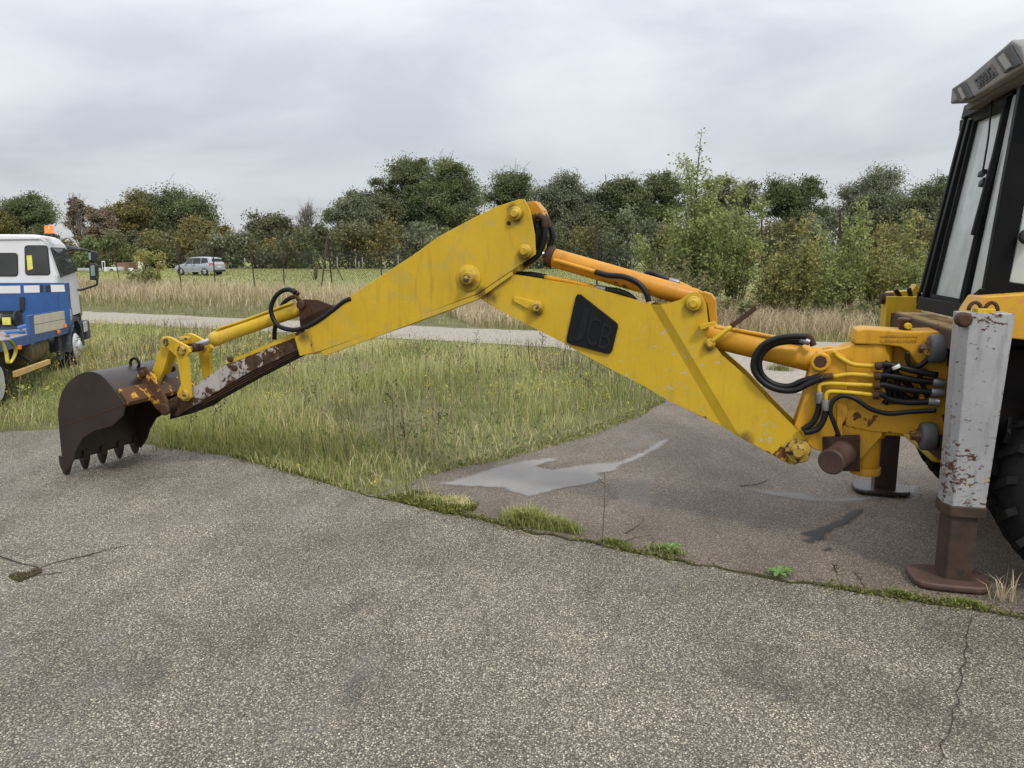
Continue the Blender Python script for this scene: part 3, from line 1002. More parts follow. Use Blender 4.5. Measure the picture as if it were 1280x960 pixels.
# --- dipper
DP = [(368, 422), (374.5, 445), (400, 439), (500, 404), (597, 367), (669.5, 318), (668.5, 293), (663, 264), (656, 249.5), (649, 249), (618, 259), (583, 277), (546, 297), (519, 317), (437, 370), (387, 410)]
m = MB(); bprism(m, DP, -HD, -HD + .014)
far = [p + BN * (2 * HD) for p in [Bp(u, v, -HD) for u, v in DP]]
m.prism([p - BN * .014 for p in far], BN * .014)
top = [(374.5, 418), (387, 411), (437, 371.5), (519, 318.5), (546, 298.5), (583, 278.5), (618, 260.5), (640, 253)]
bot = [(640, 342), (597, 371.5), (500, 408), (401, 442), (378, 443)]
bprism(m, top + bot, -HD + .014, HD - .014)
m2 = MB(); bprism(m2, [(401, 439.3), (597, 368), (640, 339), (640, 344), (598, 374), (404, 445.5)], -HD - .004, -HD + .02)
dip = m.build('dipper', M['yellow_dipper'], exc, bevel=.004)
m2.build('edge_flange', M['yellow_dipper'], dip, bevel=.003)
m = MB(); bprism(m, [(384, 411.5), (386.5, 410.8), (393.5, 440.5), (391, 441.5)], -HD - .006, -HD + .002); m.build('weld_seam', M['nut'], dip)
m = MB(); m.lathe(Bp(586, 347.6, -HD), -BN, [(0, .105), (.010, .105), (.013, .10), (.013, .055), (.05, .053), (.055, .045)], 28); m.build('pivot_boss', M['yellow_dipper'], dip)
m = MB(); m.lathe(Bp(585, 349, -HD - .05), -BN, [(0, .04), (.03, .038), (.03, .028), (.055, .026), (.06, .02)], 8, False); m.build('nut', M['nut'], dip)
for u, v in ((645, 267), (657, 314)):
    m = MB(); bolt(m, u, v, .052, -HD, .05); m.build('pivot_pin', M['yellow_dipper'], dip)
m = MB(); m.lathe(Bp(636, 279, -HD), -BN, [(0, .016), (.012, .016), (.016, .01)], 8); m.build('grease_nipple', M['rusty'], dip)
m = MB(); bprism(m, [(656, 253), (668, 251), (677, 262), (680, 272), (670, 276), (664, 266)], -.07, .09); m.build('hose_bracket', M['orange'], dip, bevel=.005)
m = MB(); bprism(m, [(660, 270), (676, 266), (680, 300), (672, 318), (664, 322), (660, 300)], .03, .12); m.build('inner_plate', M['black_steel'], dip)
# hoses at the elbow
for pts, o, r in (([(667, 276), (671, 284), (671, 297), (668, 310), (662, 322)], -.06, .022), ([(679, 271), (681, 284), (680.5, 298), (676, 312), (669, 322), (655, 331)], -.09, .024),
                  ([(685, 277), (690, 290), (690, 300), (687, 309), (684, 316)], .02, .022), ([(674, 278), (676, 292), (675, 305), (671, 318)], .05, .022)):
    m = MB(); m.tube([Bp(u, v, o) for u, v in pts], r, 8, 4); m.build('hose', M['hose'], dip)
for (a, b), o in ((((664, 276), (672, 269)), -.06), (((672, 269), (681, 274)), -.09), (((680, 269), (688, 285)), .02), (((680.5, 272), (680.8, 284)), -.09), (((674, 266), (680, 268)), .0)):
    m = MB(); m.cyl(Bp(*a, o), Bp(*b, o), .026, 10, .004); m.build('hose_fitting', M['rusty'], dip)
# the extending inner section, rust showing through the worn paint
m = MB(); bprism(m, [(374, 414), (368, 416.5), (289, 451.5), (245, 480), (232, 489), (206, 502), (206, 514), (220, 521), (250, 503), (310, 466), (376, 436)], -.11, .11)
inner = m.build('sliding_dipper', M['tube_pale'], exc, bevel=.006)
m = MB(); bprism(m, [(376, 426), (312, 457), (252, 494), (213, 515), (212, 524.5), (225, 521), (252, 510.6), (262, 503), (311, 475.6), (373, 444)], -.095, .095)
m.build('slide_web', M['black_steel'], inner, bevel=.003)
for k in range(4):
    m = MB(); a = .18 + k * .2
    def lp(t, s):
        u0, v0 = 376 + (240 - 376) * t, 428 + (500 - 428) * t
        u1, v1 = 373 + (256 - 373) * t, 444 + (507 - 444) * t
        return (u0 + (u1 - u0) * s, v0 + (v1 - v0) * s)
    bprism(m, [lp(0, a), lp(1, a), lp(1, a + .08), lp(0, a + .08)], -.104, -.094); m.build('slide_rail', M['rusty'], inner)
m = MB(); bprism(m, [(368, 416), (285, 451), (287, 455), (340, 433), (372, 421)], -.113, -.109); m.build('paint_band', M['yellow'], inner)
for u, v in ((294, 460), (289, 449)):
    m = MB(); m.lathe(Bp(u, v, -.11), -BN, [(0, .03), (.025, .03), (.03, .02)], 6, False); m.build('nut', M['rusty'], inner)
# ram bracket on the dipper
m = MB()
for o in (-.10, .07): bprism(m, [(372.5, 377), (381, 374), (396.5, 375), (416, 382.6), (391, 405.6), (375, 409)], o, o + .03)
bprism(m, [(374, 400), (415, 381), (418, 384), (377, 410)], -.10, .10)
brk = m.build('ram_bracket', M['rusty'], dip, bevel=.004)
m = MB(); m.lathe(Bp(377.5, 381, -.10), -BN, [(0, .04), (.03, .04), (.035, .03)], 10); m.build('pivot_pin', M['rusty'], brk)
# bucket ram
ram = MB()
pa, pb = Bp(266, 424.5, 0), Bp(375.5, 386.5, 0)
L = (pb - pa).length
ram.lathe(pa, pb - pa, [(0, .058), (.01, .070), (.10, .070), (.105, .062), (L - .05, .060), (L, .055)], 20)
bram = ram.build('bucket_ram', M['yellow_dipper'], exc)
m = MB(); m.cyl(Bp(238, 434.5, 0), pa + (pb - pa) * .02, .030, 14); m.build('ram_rod', M['steel'], bram)
m = MB(); m.lathe(Bp(238, 435, -.07), BN, [(0, .045), (.14, .045)], 14); m.build('rod_eye', M['rusty'], bram)
m = MB(); m.tube([Bp(u, v, -.03) for u, v in [(272, 417), (271.5, 413), (276, 410), (300, 402.5), (340, 388), (368, 378)]], .014, 8, 4); m.build('hydraulic_pipe', M['yellow'], bram)
m = MB(); m.tube([Bp(u, v, -.01) for u, v in [(278, 412), (300, 405), (340, 391), (366, 382)]], .012, 8, 3); m.build('hydraulic_pipe', M['orange'], bram)
for pts, o, r in (([(369, 366), (362, 362), (352, 364), (343, 373), (338.6, 388), (346, 405.6), (361.6, 412), (377, 411), (396.6, 402), (416, 388), (430, 377), (439, 373)], -.16, .021),
                  ([(368, 370.6), (360, 374), (353, 381), (346.4, 396), (343.6, 412), (343, 424)], .12, .021)):
    m = MB(); m.tube([Bp(u, v, o) for u, v in pts], r, 8, 5); m.build('hose', M['hose'], bram)
for a, b, o in (((366, 362), (373, 368), -.13), ((368, 368), (376, 378), -.05), ((363, 372), (371, 370), .05)):
    m = MB(); m.cyl(Bp(*a, o), Bp(*b, o), .020, 8); m.build('hose_fitting', M['rusty'], bram)

# --- bucket linkage
LP = [(199.5, 426), (202, 421), (208, 420.5), (213, 422), (234.7, 434), (237, 440), (233.6, 446), (237.3, 490), (238, 497), (234, 501.5), (229, 501), (222, 496), (221, 491), (226, 480), (220.5, 446), (206, 432.5)]
for o, nm in ((-.175, 'linkage_plate'), (.125, 'linkage_plate')):
    m = MB()
    if o < 0: bprism(m, LP, o, o + .035)
    else:
        pts = [p + BN * (.3) for p in [Bp(u, v, -.175) for u, v in LP]]; m.prism(pts, BN * .035)
    m.build(nm, M['yellow'], exc, bevel=.005)
for u, v, r in ((204, 427.5), (225, 438.4), (228.6, 494)) and ((204, 427.5, .04), (225, 438.4, .045), (229, 494, .05)):
    m = MB(); m.lathe(Bp(u, v, -.205), BN, [(0, r * .8), (.008, r), (.05, r), (.051, r * .7), (.33, r * .7), (.331, r), (.39, r)], 14); m.build('linkage_pin', M['nut'], exc)
m = MB(); bcyl(m, 209, 430, .05, -.13, .12); m.build('cross_tube', M['yellow'], exc)
m = MB()
for o in (-.12, .075):
    bprism(m, [(201, 432), (212, 437), (204, 463), (196, 482), (186, 476), (189, 466)], o, o + .045)
bprism(m, [(200, 438), (208, 441), (198, 470), (190, 468)], -.08, .08)
m.build('tipping_link', M['yellow'], exc, bevel=.005)

# --- bucket
BO1, BO2 = -.55, .36
SIDE = [(80, 579), (77, 556.5), (73.8, 517.5), (75, 504), (79.5, 488), (89.8, 474.5), (103.5, 466), (117.3, 464.5), (131, 471.5), (144.8, 487.5), (157.4, 505), (154, 519.8), (140, 532.4), (119.6, 538), (104.7, 547), (96.5, 562), (93, 575), (85, 588)]
SHELL = []
for i in range(10):
    q = [SIDE[max(0, i - 1)], SIDE[i], SIDE[i + 1], SIDE[min(10, i + 2)]]
    for k in range(4):
        t = k / 4
        SHELL.append(tuple(.5 * (2 * q[1][c] + (q[2][c] - q[0][c]) * t + (2 * q[0][c] - 5 * q[1][c] + 4 * q[2][c] - q[3][c]) * t * t + (3 * q[1][c] - q[0][c] - 3 * q[2][c] + q[3][c]) * t ** 3) for c in (0, 1)))
SHELL.append(SIDE[10])
SIDE = SHELL + SIDE[11:]
sw = [Bp(u, v, BO1) for u, v in SHELL]
cen = Bp(118, 510, BO1)
inn = [p + (cen - p).normalized() * .022 for p in sw]
n_ = len(sw)
m = MB()
wv = BN * (BO2 - BO1)
m.add(sw + [p + wv for p in sw] + inn + [p + wv for p in inn],
      [(i, i + 1, n_ + i + 1, n_ + i) for i in range(n_ - 1)] + [(2 * n_ + i, 3 * n_ + i, 3 * n_ + i + 1, 2 * n_ + i + 1) for i in range(n_ - 1)] +
      [(0, n_, 3 * n_, 2 * n_), (n_ - 1, 2 * n_ - 1 + n_ - n_ + 0, 0, 0)][:1] + [(n_ - 1, 3 * n_ - 1, 4 * n_ - 1, 2 * n_ - 1)], False)
bucket = m.build('bucket', M['bucket'], exc)
for p in bucket.data.polygons: p.use_smooth = True
em = bucket.modifiers.new('split', 'EDGE_SPLIT'); em.split_angle = math.radians(40)
for o in (BO1 - .012, BO2 - .008):
    pts = [Bp(u, v, BO1) + BN * (o - BO1) for u, v in SIDE]
    m = MB(); m.prism(pts, BN * .02); m.build('side_plate', M['bucket'], bucket, bevel=.003)
m = MB(); q0, q1 = Bp(74.5, 533.5, BO1 - .014), Bp(157, 505, BO1 - .014)
m.bar(q0, q1, Z, .012, BN, .004); m.build('weld_seam', M['rusty'], bucket)
# lip and teeth: the cutting edge runs across the bucket, teeth point down and forward
e0 = Bp(78, 566, BO1); e1 = e0 + wv
d0 = (Bp(82, 595, BO1) - Bp(79, 566, BO1)).normalized()
m = MB(); nrm = d0.cross(BN).normalized(); m.bar((e0), (e1), d0, .12, nrm, .03); m.build('cutting_edge', M['bucket'], bucket, bevel=.003)
for k in range(5):
    c = e0 + wv * (.03 + .235 * k) + d0 * .03
    w = .042 if k in (0, 4) else .036
    m = MB()
    vs = []
    for dd, hw, ht in ((0, w, .038), (.09, w, .036), (.17, w * .7, .016), (.195, w * .45, .008)):
        p = c + d0 * dd
        vs += [p - BN * hw - nrm * ht, p + BN * hw - nrm * ht, p + BN * hw + nrm * ht, p - BN * hw + nrm * ht]
    fs = [(3, 2, 1, 0), (12, 13, 14, 15)]
    for a in range(3):
        for b in range(4): fs.append((a * 4 + b, a * 4 + (b + 1) % 4, a * 4 + 4 + (b + 1) % 4, a * 4 + 4 + b))
    m.add(vs, fs); m.build('tooth', M['bucket'], bucket, bevel=.003)
# hinge plates, yellow paint flaking
for o in (-.22, .12):
    m = MB(); bprism(m, [(171, 470), (176, 463), (184, 461), (190, 467), (208, 503), (210, 514), (203, 518), (192, 508), (178, 484)], o, o + .035)
    m.build('hinge_plate', M['bucket_hinge'], bucket, bevel=.004)
m = MB(); tq = [Bp(u, v, BO1 + .01) for u, v in [(144.5, 488.5), (148.5, 485.5), (160.5, 502.5), (159.5, 507.5), (156, 506.5)]]
m.prism(tq, BN * (BO2 - BO1 - .02)); m.build('wear_plate', M['bucket_hinge'], bucket, bevel=.004)
for u, v, r in ((176, 468, .035), (204, 512, .06)):
    m = MB(); m.lathe(Bp(u, v, -.25), BN, [(0, r * .7), (.01, r), (.03, r), (.031, r * .75), (.39, r * .75), (.391, r), (.42, r)], 14); m.build('hinge_pin', M['rusty'], bucket)
m = MB()
cR = Bp(168.5, 454.5, -.1); pts = [cR + (BD * math.cos(a) + Z * math.sin(a)) * .052 for a in np.linspace(-1.2, 4.2, 16)]
m.tube(pts, .014, 8, 2); m.build('lifting_ring', M['black_steel'], bucket)
m = MB(); bprism(m, [(163, 462), (177, 459), (178, 463), (164, 466)], -.13, -.07); m.build('ring_base', M['rusty'], bucket)

# --- boom rams
def ramset(name, pa, pb, r, mat, collar=None, rod=None):
    m = MB(); L = (pb - pa).length
    m.lathe(pa, pb - pa, [(0, r * .9), (.015, r), (L - .02, r), (L, r * .9)], 24)
    o = m.build(name, mat, exc)
    if collar:
        m = MB(); m.lathe(pa - (pb - pa).normalized() * .01, pb - pa, [(0, r * .8), (.01, r * 1.14), (collar, r * 1.14), (collar + .01, r)], 24); m.build('gland_collar', M['rusty'], o)
    if rod is not None:
        m = MB(); m.cyl(rod, pa + (pb - pa) * .02, r * .42, 16); m.build('ram_rod', M['steel'], o)
    return o


r1 = ramset('dipper_ram', Bp(684, 320, 0), Bp(872, 374, 0), .075, M['orange'], .06, Bp(655, 312, 0))
r2 = ramset('boom_ram', Bp(870, 415, 0), Bp(1026, 452, 0), .092, M['orange2'])
for pts, o, r, mt, nm in (
    ([(692, 325.5), (700, 327), (745, 340)], -.10, .017, 'orange2', 'hydraulic_pipe'),
    ([(744, 340), (760, 344), (780, 346), (797.5, 354), (807.5, 366), (811, 377)], -.11, .022, 'hose', 'hose'),
    ([(804, 345), (812.5, 341), (825, 346), (838, 351.5)], .09, .022, 'hose', 'hose'),
    ([(848, 353.5), (858, 358), (865, 362.5), (866, 368)], .09, .016, 'orange2', 'hydraulic_pipe')):
    m = MB(); m.tube([Bp(u, v, o) for u, v in pts], r, 8, 5); m.build(nm, M[mt], r1)
m = MB(); m.cyl(Bp(836, 350.5, .09), Bp(849, 354, .09), .026, 10, .004); m.build('hose_fitting', M['steel_dull'], r1)
for pts, o, r, mt, nm in (
    ([(632, 343), (662, 343.5), (682, 346.5)], -.02, .026, 'hose', 'hose'),
    ([(681, 346.5), (712, 352), (746, 360)], -.05, .020, 'orange2', 'hydraulic_pipe'),
    ([(757, 362), (772, 364), (785, 369), (794, 376)], -.05, .024, 'hose', 'hose'),
    ([(757, 363), (770, 368), (780, 374)], .0, .024, 'hose', 'hose')):
    m = MB(); m.tube([Bp(u, v, o) for u, v in pts], r, 8, 5); m.build(nm, M[mt], boom)
m = MB(); m.cyl(Bp(744, 359.5, -.05), Bp(757, 362, -.05), .028, 10, .004); m.build('hose_fitting', M['steel_dull'], boom)
for pts, o, r, mt, nm in (
    ([(893, 410), (915, 412), (960, 420), (1006, 429)], -.05, .015, 'orange2', 'hydraulic_pipe'),
    ([(1008, 421), (990, 420.5), (968, 424), (952, 433), (943, 448), (943, 464), (956, 479.5), (975, 487.6), (994, 487.6), (1010, 480), (1029, 472)], -.20, .022, 'hose', 'hose'),
    ([(1004, 428), (985, 427), (966, 431), (953, 442), (949, 455), (953, 469), (967, 480), (986, 483), (1004, 476), (1026, 470)], -.15, .022, 'hose', 'hose')):
    m = MB(); m.tube([Bp(u, v, o) for u, v in pts], r, 8, 5); m.build(nm, M[mt], r2)
for a, b, o, mt in (((1000, 424.5), (1012, 428), -.19, 'steel_dull'), ((1003, 420.5), (1014, 421), -.17, 'rusty'), ((1012, 421), (1017, 432), -.12, 'rusty'), ((1027, 471.5), (1041, 470), -.19, 'rusty')):
    m = MB(); m.cyl(Bp(*a, o), Bp(*b, o), .024, 10, .003); m.build('hose_fitting', M[mt], r2)

# --- kingpost
KP = [(1014, 454), (1022, 440), (1043, 436), (1067, 430), (1070, 422), (1106, 422), (1108, 448), (1103, 470), (1103, 512), (1072, 518), (1070, 526), (1076, 532), (1076, 552), (1030, 566), (1013, 560), (1006, 549), (993, 533), (1004, 500)]
m = MB()
bprism(m, [(1014, 454), (1022, 440), (1043, 437), (1058, 446), (1060, 520), (1030, 566), (1014, 560), (1006, 549), (993, 533), (1004, 500)], -.15, -.05)
fp = [p + BN * .2 for p in [Bp(u, v, -.15) for u, v in [(1014, 454), (1022, 440), (1043, 437), (1058, 446), (1060, 520), (1030, 566), (1014, 560), (1006, 549), (993, 533), (1004, 500)]]]
m.prism(fp, BN * .1)
bprism(m, [(1040, 440), (1067, 431), (1108, 431), (1108, 446), (1103, 470), (1103, 512), (1060, 514), (1045, 510)], -.12, .12)
bprism(m, [(1056, 531), (1103, 531), (1103, 545), (1076, 575), (1040, 572), (1030, 560)], -.12, .1)
king = m.build('kingpost', M['cast'], exc, bevel=.008)
m = MB(); m.lathe(Bp(1025.5, 452, -.15), -BN, [(0, .07), (.02, .07), (.024, .055)], 20); m.build('pivot_boss', M['cast'], king)
m = MB(); m.lathe(Bp(1025.5, 452, -.173), -BN, [(0, .045), (.004, .045), (.005, .03)], 8, False); m.build('pin_cap', M['rusty'], king)
pk = Bp(1087, 516, 0)
for vt, vb, r, nm in ((412, 424, .13, 'top_cap'), (424, 462, .125, 'slew_column'), (505, 528, .095, 'slew_column'), (531, 545, .115, 'slew_collar'), (545, 584, .092, 'slew_column'), (583, 592, .105, 'bottom_flange')):
    a, b = Bp(1087, vt, 0), Bp(1087, vb, 0); a.x = b.x = pk.x; a.y = b.y = pk.y
    m = MB(); m.cyl(a, b, r, 28, .006); m.build(nm, M['cast'], king)
for (u0, v0, u1, v1) in ((1052, 440, 1060, 470),):
    m = MB(); bprism(m, [(1046, 505), (1053, 503), (1053, 545), (1046, 545)], -.16, -.1); m.build('stiffener_rib', M['cast'], king, bevel=.004)
m = MB(); bprism(m, [(1028, 546), (1075, 544), (1075, 590), (1028, 588)], -.16, -.13); sm_ = m.build('slew_cylinder_flange', M['rusty'], king, bevel=.006)
m = MB(); m.lathe(Bp(1054, 566, -.15), -BN * .85 + BD * .40 - Z * .10, [(0, .10), (.05, .098), (.06, .088), (.20, .088), (.205, .092), (.225, .092), (.23, .08)], 26); m.build('slew_cylinder', M['pad'], sm_)
for u, v in ((1032, 550), (1071, 548), (1071, 585), (1033, 584)):
    m = MB(); m.lathe(Bp(u, v, -.16), -BN, [(0, .014), (.014, .014)], 6, False); m.build('bolt', M['rusty'], sm_)
for pts, o in (([(1043, 439), (1046, 444), (1051.5, 448), (1064.5, 455), (1080, 457), (1097, 458)], -.17), ([(1041, 471), (1055, 468.5), (1067.5, 468), (1095, 470)], -.18),
               ([(1024, 492), (1024, 484), (1027, 480.5), (1038, 479.5), (1060, 480.5), (1094, 482)], -.19), ([(1032, 500), (1032.5, 494), (1036, 490), (1044, 489.5), (1070, 491.5), (1093, 494)], -.20)):
    m = MB(); m.tube([Bp(u, v, o) for u, v in pts], .016, 8, 4); m.build('hydraulic_pipe', M['yellow'], king)
for pts, o, r in (([(1096, 459), (1104, 456), (1112, 456), (1125, 459), (1145, 464), (1172, 469)], -.20, .0215), ([(1096, 471), (1104, 469), (1126, 472), (1150, 476), (1178, 478)], -.19, .0215),
                  ([(1094, 483), (1104, 481), (1126, 486), (1150, 489), (1176, 491)], -.20, .0215), ([(1093, 495), (1102, 493), (1112, 499), (1135, 503), (1172, 502)], -.21, .0215),
                  ([(1105, 452), (1110, 462), (1104, 475), (1112, 490), (1106, 505)], -.12, .022), ([(1118, 458), (1122, 476), (1118, 492), (1124, 508)], -.10, .022), ([(1149, 464), (1151, 476), (1155, 486), (1159, 497)], -.16, .016),
                  ([(1112, 462), (1130, 475), (1145, 492), (1165, 499)], -.08, .022), ([(1108, 478), (1126, 492), (1140, 500), (1165, 495)], -.06, .022),
                  ([(1134, 440), (1135, 452), (1142, 458), (1152, 456), (1160, 448), (1163, 440)], -.17, .017),
                  ([(1024, 492), (1023, 512), (1016, 528), (1003, 537.5)], -.20, .022), ([(1032, 502), (1031, 520), (1022, 536), (1005, 541)], -.22, .022),
                  ([(1048.5, 545), (1043, 530), (1038, 515), (1041, 502), (1052, 495), (1068, 498), (1088, 511), (1110, 517), (1135, 515), (1170, 513)], -.23, .017)):
    m = MB(); m.tube([Bp(u, v, o) for u, v in pts], r, 8, 5); m.build('hose', M['hose'], king)
for a, b, o, mt in (((1094, 458), (1102, 457), -.2, 'rusty'), ((1093, 470.5), (1101, 470), -.19, 'rusty'), ((1092, 483), (1100, 482), -.2, 'rusty'), ((1091, 494.5), (1099, 494), -.21, 'rusty'),
                    ((1166, 477), (1180, 479), -.19, 'steel_dull'), ((1164, 490), (1180, 491), -.2, 'steel_dull'), ((1160, 502), (1174, 503), -.21, 'steel_dull'), ((1119, 456.5), (1121, 460.5), -.205, 'white'),
                    ((1024, 490), (1024, 504), -.2, 'steel_dull'), ((1032, 500), (1032, 513), -.22, 'steel_dull')):
    m = MB(); m.cyl(Bp(*a, o), Bp(*b, o), .029, 10, .003); m.build('hose_fitting', M[mt], king)

# --- carriage castings and clamps
UA = [(1067, 424), (1071, 413), (1080, 411), (1108, 412.5), (1130, 414), (1150, 414.5), (1172, 414), (1186, 419), (1193, 430), (1192, 444), (1186, 460), (1183, 516), (1178, 520), (1150, 512), (1150, 466), (1162, 463), (1152, 460), (1142, 450), (1136, 440), (1126, 434), (1106, 431.5), (1068, 430)]
m = MB(); bprism(m, UA, -.14, .16)
carr = m.build('carriage_casting', M['cast'], exc, bevel=.012, seg=3)
LA = [(1056, 513), (1070, 510), (1103, 506), (1150, 506), (1176, 512), (1181, 530), (1178, 555), (1172, 564), (1162, 561), (1154, 556), (1143, 549), (1136, 543), (1090, 540), (1057, 533)]
m = MB(); bprism(m, LA, -.13, .16); m.build('carriage_arm', M['cast'], carr, bevel=.01, seg=3)
m = MB(); bprism(m, [(1108, 431), (1150, 432), (1150, 512), (1108, 512)], .0, .06); m.build('carriage_web', M['cast'], carr)
m = MB(); bprism(m, [(1103, 431), (1108, 431), (1108, 452), (1103, 452)], -.1, -.06); m.build('stiffener_rib', M['cast'], carr)
for u, v in ((1172, 436), (1160.5, 545.5)):
    p = Bp(u, v, -.20)
    m = MB(); m.lathe(p + ER * .055, -ER, [(0, .07), (.006, .092), (.02, .098), (.08, .098), (.095, .09), (.10, .06)], 26); cl = m.build('clamp_piston', M['grey_rubber'], carr)
    m = MB(); m.lathe(p + ER * .045, ER, [(0, .05), (.03, .05), (.031, .036), (.07, .034)], 6, False); m.build('clamp_bolt', M['bucket_hinge'], cl, bevel=.004)
m = MB(); m.lathe(Bp(1130.5, 415, .0), Z, [(0, .04), (.08, .04), (.082, .048), (.10, .048)], 12); m.build('top_pin', M['pad'], carr)
m = MB(); bcyl(m, 1136, 408, .022, -.10, -.02); m.build('round_tag', M['yellow'], carr)
# raised foundry marks too worn to read
m = MB()
r5 = random.Random(3)
for row, (x0, x1, y) in enumerate(((1101, 1149, 420.5), (1101, 1146, 426.5))):
    x = x0
    while x < x1:
        w = r5.uniform(1.0, 2.4); sh = r5.uniform(-.5, .5)
        bprism(m, [(x, y - 1.6 + sh), (x + w, y - 1.4 - sh), (x + w, y + .2), (x + w * .5, y + 1.4 + sh), (x, y + 1.2)], -.146, -.138)
        x += w + r5.uniform(.7, 1.3)
m.build('foundry_mark', M['cast'], carr)

# --- rear frame
m = MB()
m.box(mp(-.02, 0, 1.56), ER, EB, Z, .07, 1.06, .06)
m.box(mp(-.05, 0, 1.45), ER, EB, Z, .04, 1.06, .09)
frame = m.build('rear_frame', M['rusty'], exc, bevel=.006)
m = MB(); m.box(mp(-.10, .05, 1.625), ER, EB, Z, .12, .95, .006); m.build('frame_cover', weathered('sandy_rust_plate', (.30, .19, .07), (.40, .28, .12), chip_t=.8, rust_t=.56, edge=0, rough=.7), frame)
m = MB(); m.box(mp(-.05, -.15, .80), ER, EB, Z, .06, .45, .08); m.build('lower_rail', M['rusty'], frame, bevel=.005)
m = MB(); m.box(mp(-.16, 0, 1.0), ER, EB, Z, .02, .95, .36); m.build('back_plate', M['black_steel'], frame)
m = MB(); m.box(mp(-.10, .98, 1.30), ER, EB, Z, .10, .09, .30); m.build('outer_bracket', M['yellow'], frame, bevel=.006)
# far yellow upright with its pin and hoses
m = MB(); aprism(m, [(1103, 430), (1107, 374), (1112, 365), (1140, 363), (1146, 355), (1152, 362), (1152, 396), (1142, 396), (1114, 396), (1110, 430)], 1.0, 1.16)
up = m.build('loader_upright', M['yellow'], exc, bevel=.008)
m = MB(); p = Ap(1108, 373, 1.0); m.cyl(p + ER * .05, p - ER * .05, .05, 14, .006); m.build('pivot_pin', M['rusty'], up)
for pts in ([(1119, 362), (1122, 366), (1130, 379), (1141, 391)], [(1136, 360), (1138, 368), (1143, 384)]):
    m = MB(); m.tube([Ap(u, v, .95) for u, v in pts], .02, 8, 4); m.build('hose', M['hose'], up)

# --- stabiliser legs
def leg_casing(bside, mat):
    s = -1 if bside < 0 else 1
    m = MB()
    def ring(z, a0, a1, t):
        bo = bside + s * .10 * t; bi = bside - s * .10 * t; ch = .035
        return [mp(a0, bo, z), mp(a1, bo, z), mp(a1 + ch, bo - s * ch * 1.8, z), mp(a1 + ch, bi, z), mp(a0, bi, z)]
    r0 = ring(.54, -.145, .045, .9); r1_ = ring(1.76, -.19, .055, 1.0)
    m.add(r0 + r1_, [(i, (i + 1) % 5, 5 + (i + 1) % 5, 5 + i) for i in range(5)] + [(4, 3, 2, 1, 0), (5, 6, 7, 8, 9)])
    return m


nleg = leg_casing(-1.0, None).build('stabiliser_leg', M['leg_grey'], exc, bevel=.006)
nleg['label'] = 'grey painted stabiliser leg streaked with rust'
m = MB()
m.add([], [])
rr = [mp(-.155, -1.098, .55), mp(.052, -1.098, .55), mp(.088, -1.03, .55), mp(.088, -.902, .55), mp(-.155, -.902, .55)]
m.prism(rr, Z * -.075); m.build('leg_collar', M['leg_inner'], nleg, bevel=.008)
m = MB(); m.prism([mp(-.115, -1.075, .02), mp(.035, -1.075, .02), mp(.065, -1.03, .02), mp(.065, -.93, .02), mp(-.115, -.93, .02)], Z * .5)
m.build('inner_leg', M['leg_inner'], nleg, bevel=.008)
m = MB(); m.lathe(mp(-.05, -1.0752, .11), -EB, [(0, .018), (.002, .018)], 14, False); m.build('pin_hole', M['crack'], nleg)
def pad(b, mat, parent):
    m = MB()
    pts = []
    for k in range(16):
        an = 2 * math.pi * k / 16
        ca, sa = math.cos(an), math.sin(an)
        f = lambda x: math.copysign(abs(x) ** .55, x)
        pts.append(mp(.0 + f(ca) * .235, b + f(sa) * .175, .008))
    m.prism(pts, Z * .045)
    return m.build('foot_pad', mat, parent, bevel=.016, seg=3)


pad(-1.0, M['pad'], nleg)
for a, w in ((.0, .03), (-.09, .03)):
    m = MB(); c = mp(a, -1.0, 1.77); m.tube([c + ER * (math.cos(t) * .035) + Z * (math.sin(t) * .05) for t in np.linspace(0, math.pi, 9)], .012, 8, 1); m.build('lifting_eye', M['rusty'], nleg)
m = MB(); m.box(mp(-.05, -1.0, 1.765), ER, EB, Z, .05, .05, .02); m.build('top_cap', M['yellow'], nleg, bevel=.004)
m = MB(); m.lathe(mp(.085, -1.06, 1.72), -EB, [(0, .045), (.06, .045), (.07, .03)], 10); m.build('corner_pin', M['rusty'], nleg)
fleg = leg_casing(1.0, None).build('stabiliser_leg', M['yellow'], exc, bevel=.006)
fleg['label'] = 'yellow cased stabiliser leg with a dark inner tube on the far side'
m = MB(); m.prism([mp(-.115, .93, .02), mp(.065, .93, .02), mp(.065, 1.07, .02), mp(-.115, 1.07, .02)], Z * .6)
m.build('inner_leg', M['dark_wet'], fleg, bevel=.006)
pad(1.0, M['dark_wet'], fleg)

# --- rear wheels


for b in (-.95, .95):
    wroot = MB(); c = mp(-.90, b, .70)
    s = -1 if b < 0 else 1
    wroot.lathe(c - EB * .205, EB, [(.06, .10), (.02, .12), (.05, .30), (.0, .34), (.01, .375), (.40, .375), (.41, .34), (.36, .30), (.39, .12), (.35, .10)], 32)
    hub = wroot.build('rear_wheel', M['yellow'], exc)
    m = MB()
    m.lathe(c - EB * .19, EB, [(0, .36), (.0, .52), (.02, .60), (.06, .645), (.12, .665), (.26, .665), (.32, .645), (.36, .60), (.38, .52), (.38, .36)], 48)
    for k in range(20):
        for sd_ in (-1, 1):
            an = 2 * math.pi * (k + .25 * sd_) / 20
            an2 = an + .16
            d1 = ER * math.cos(an) + Z * math.sin(an); d2 = ER * math.cos(an2) + Z * math.sin(an2)
            t1 = ER * -math.sin(an) + Z * math.cos(an)
            m.bar(c + d1 * .665 + EB * (.005 * sd_), c + d2 * .645 + EB * (.188 * sd_), t1, .05, d1, .06)
    m.build('tyre', M['rubber'], hub)
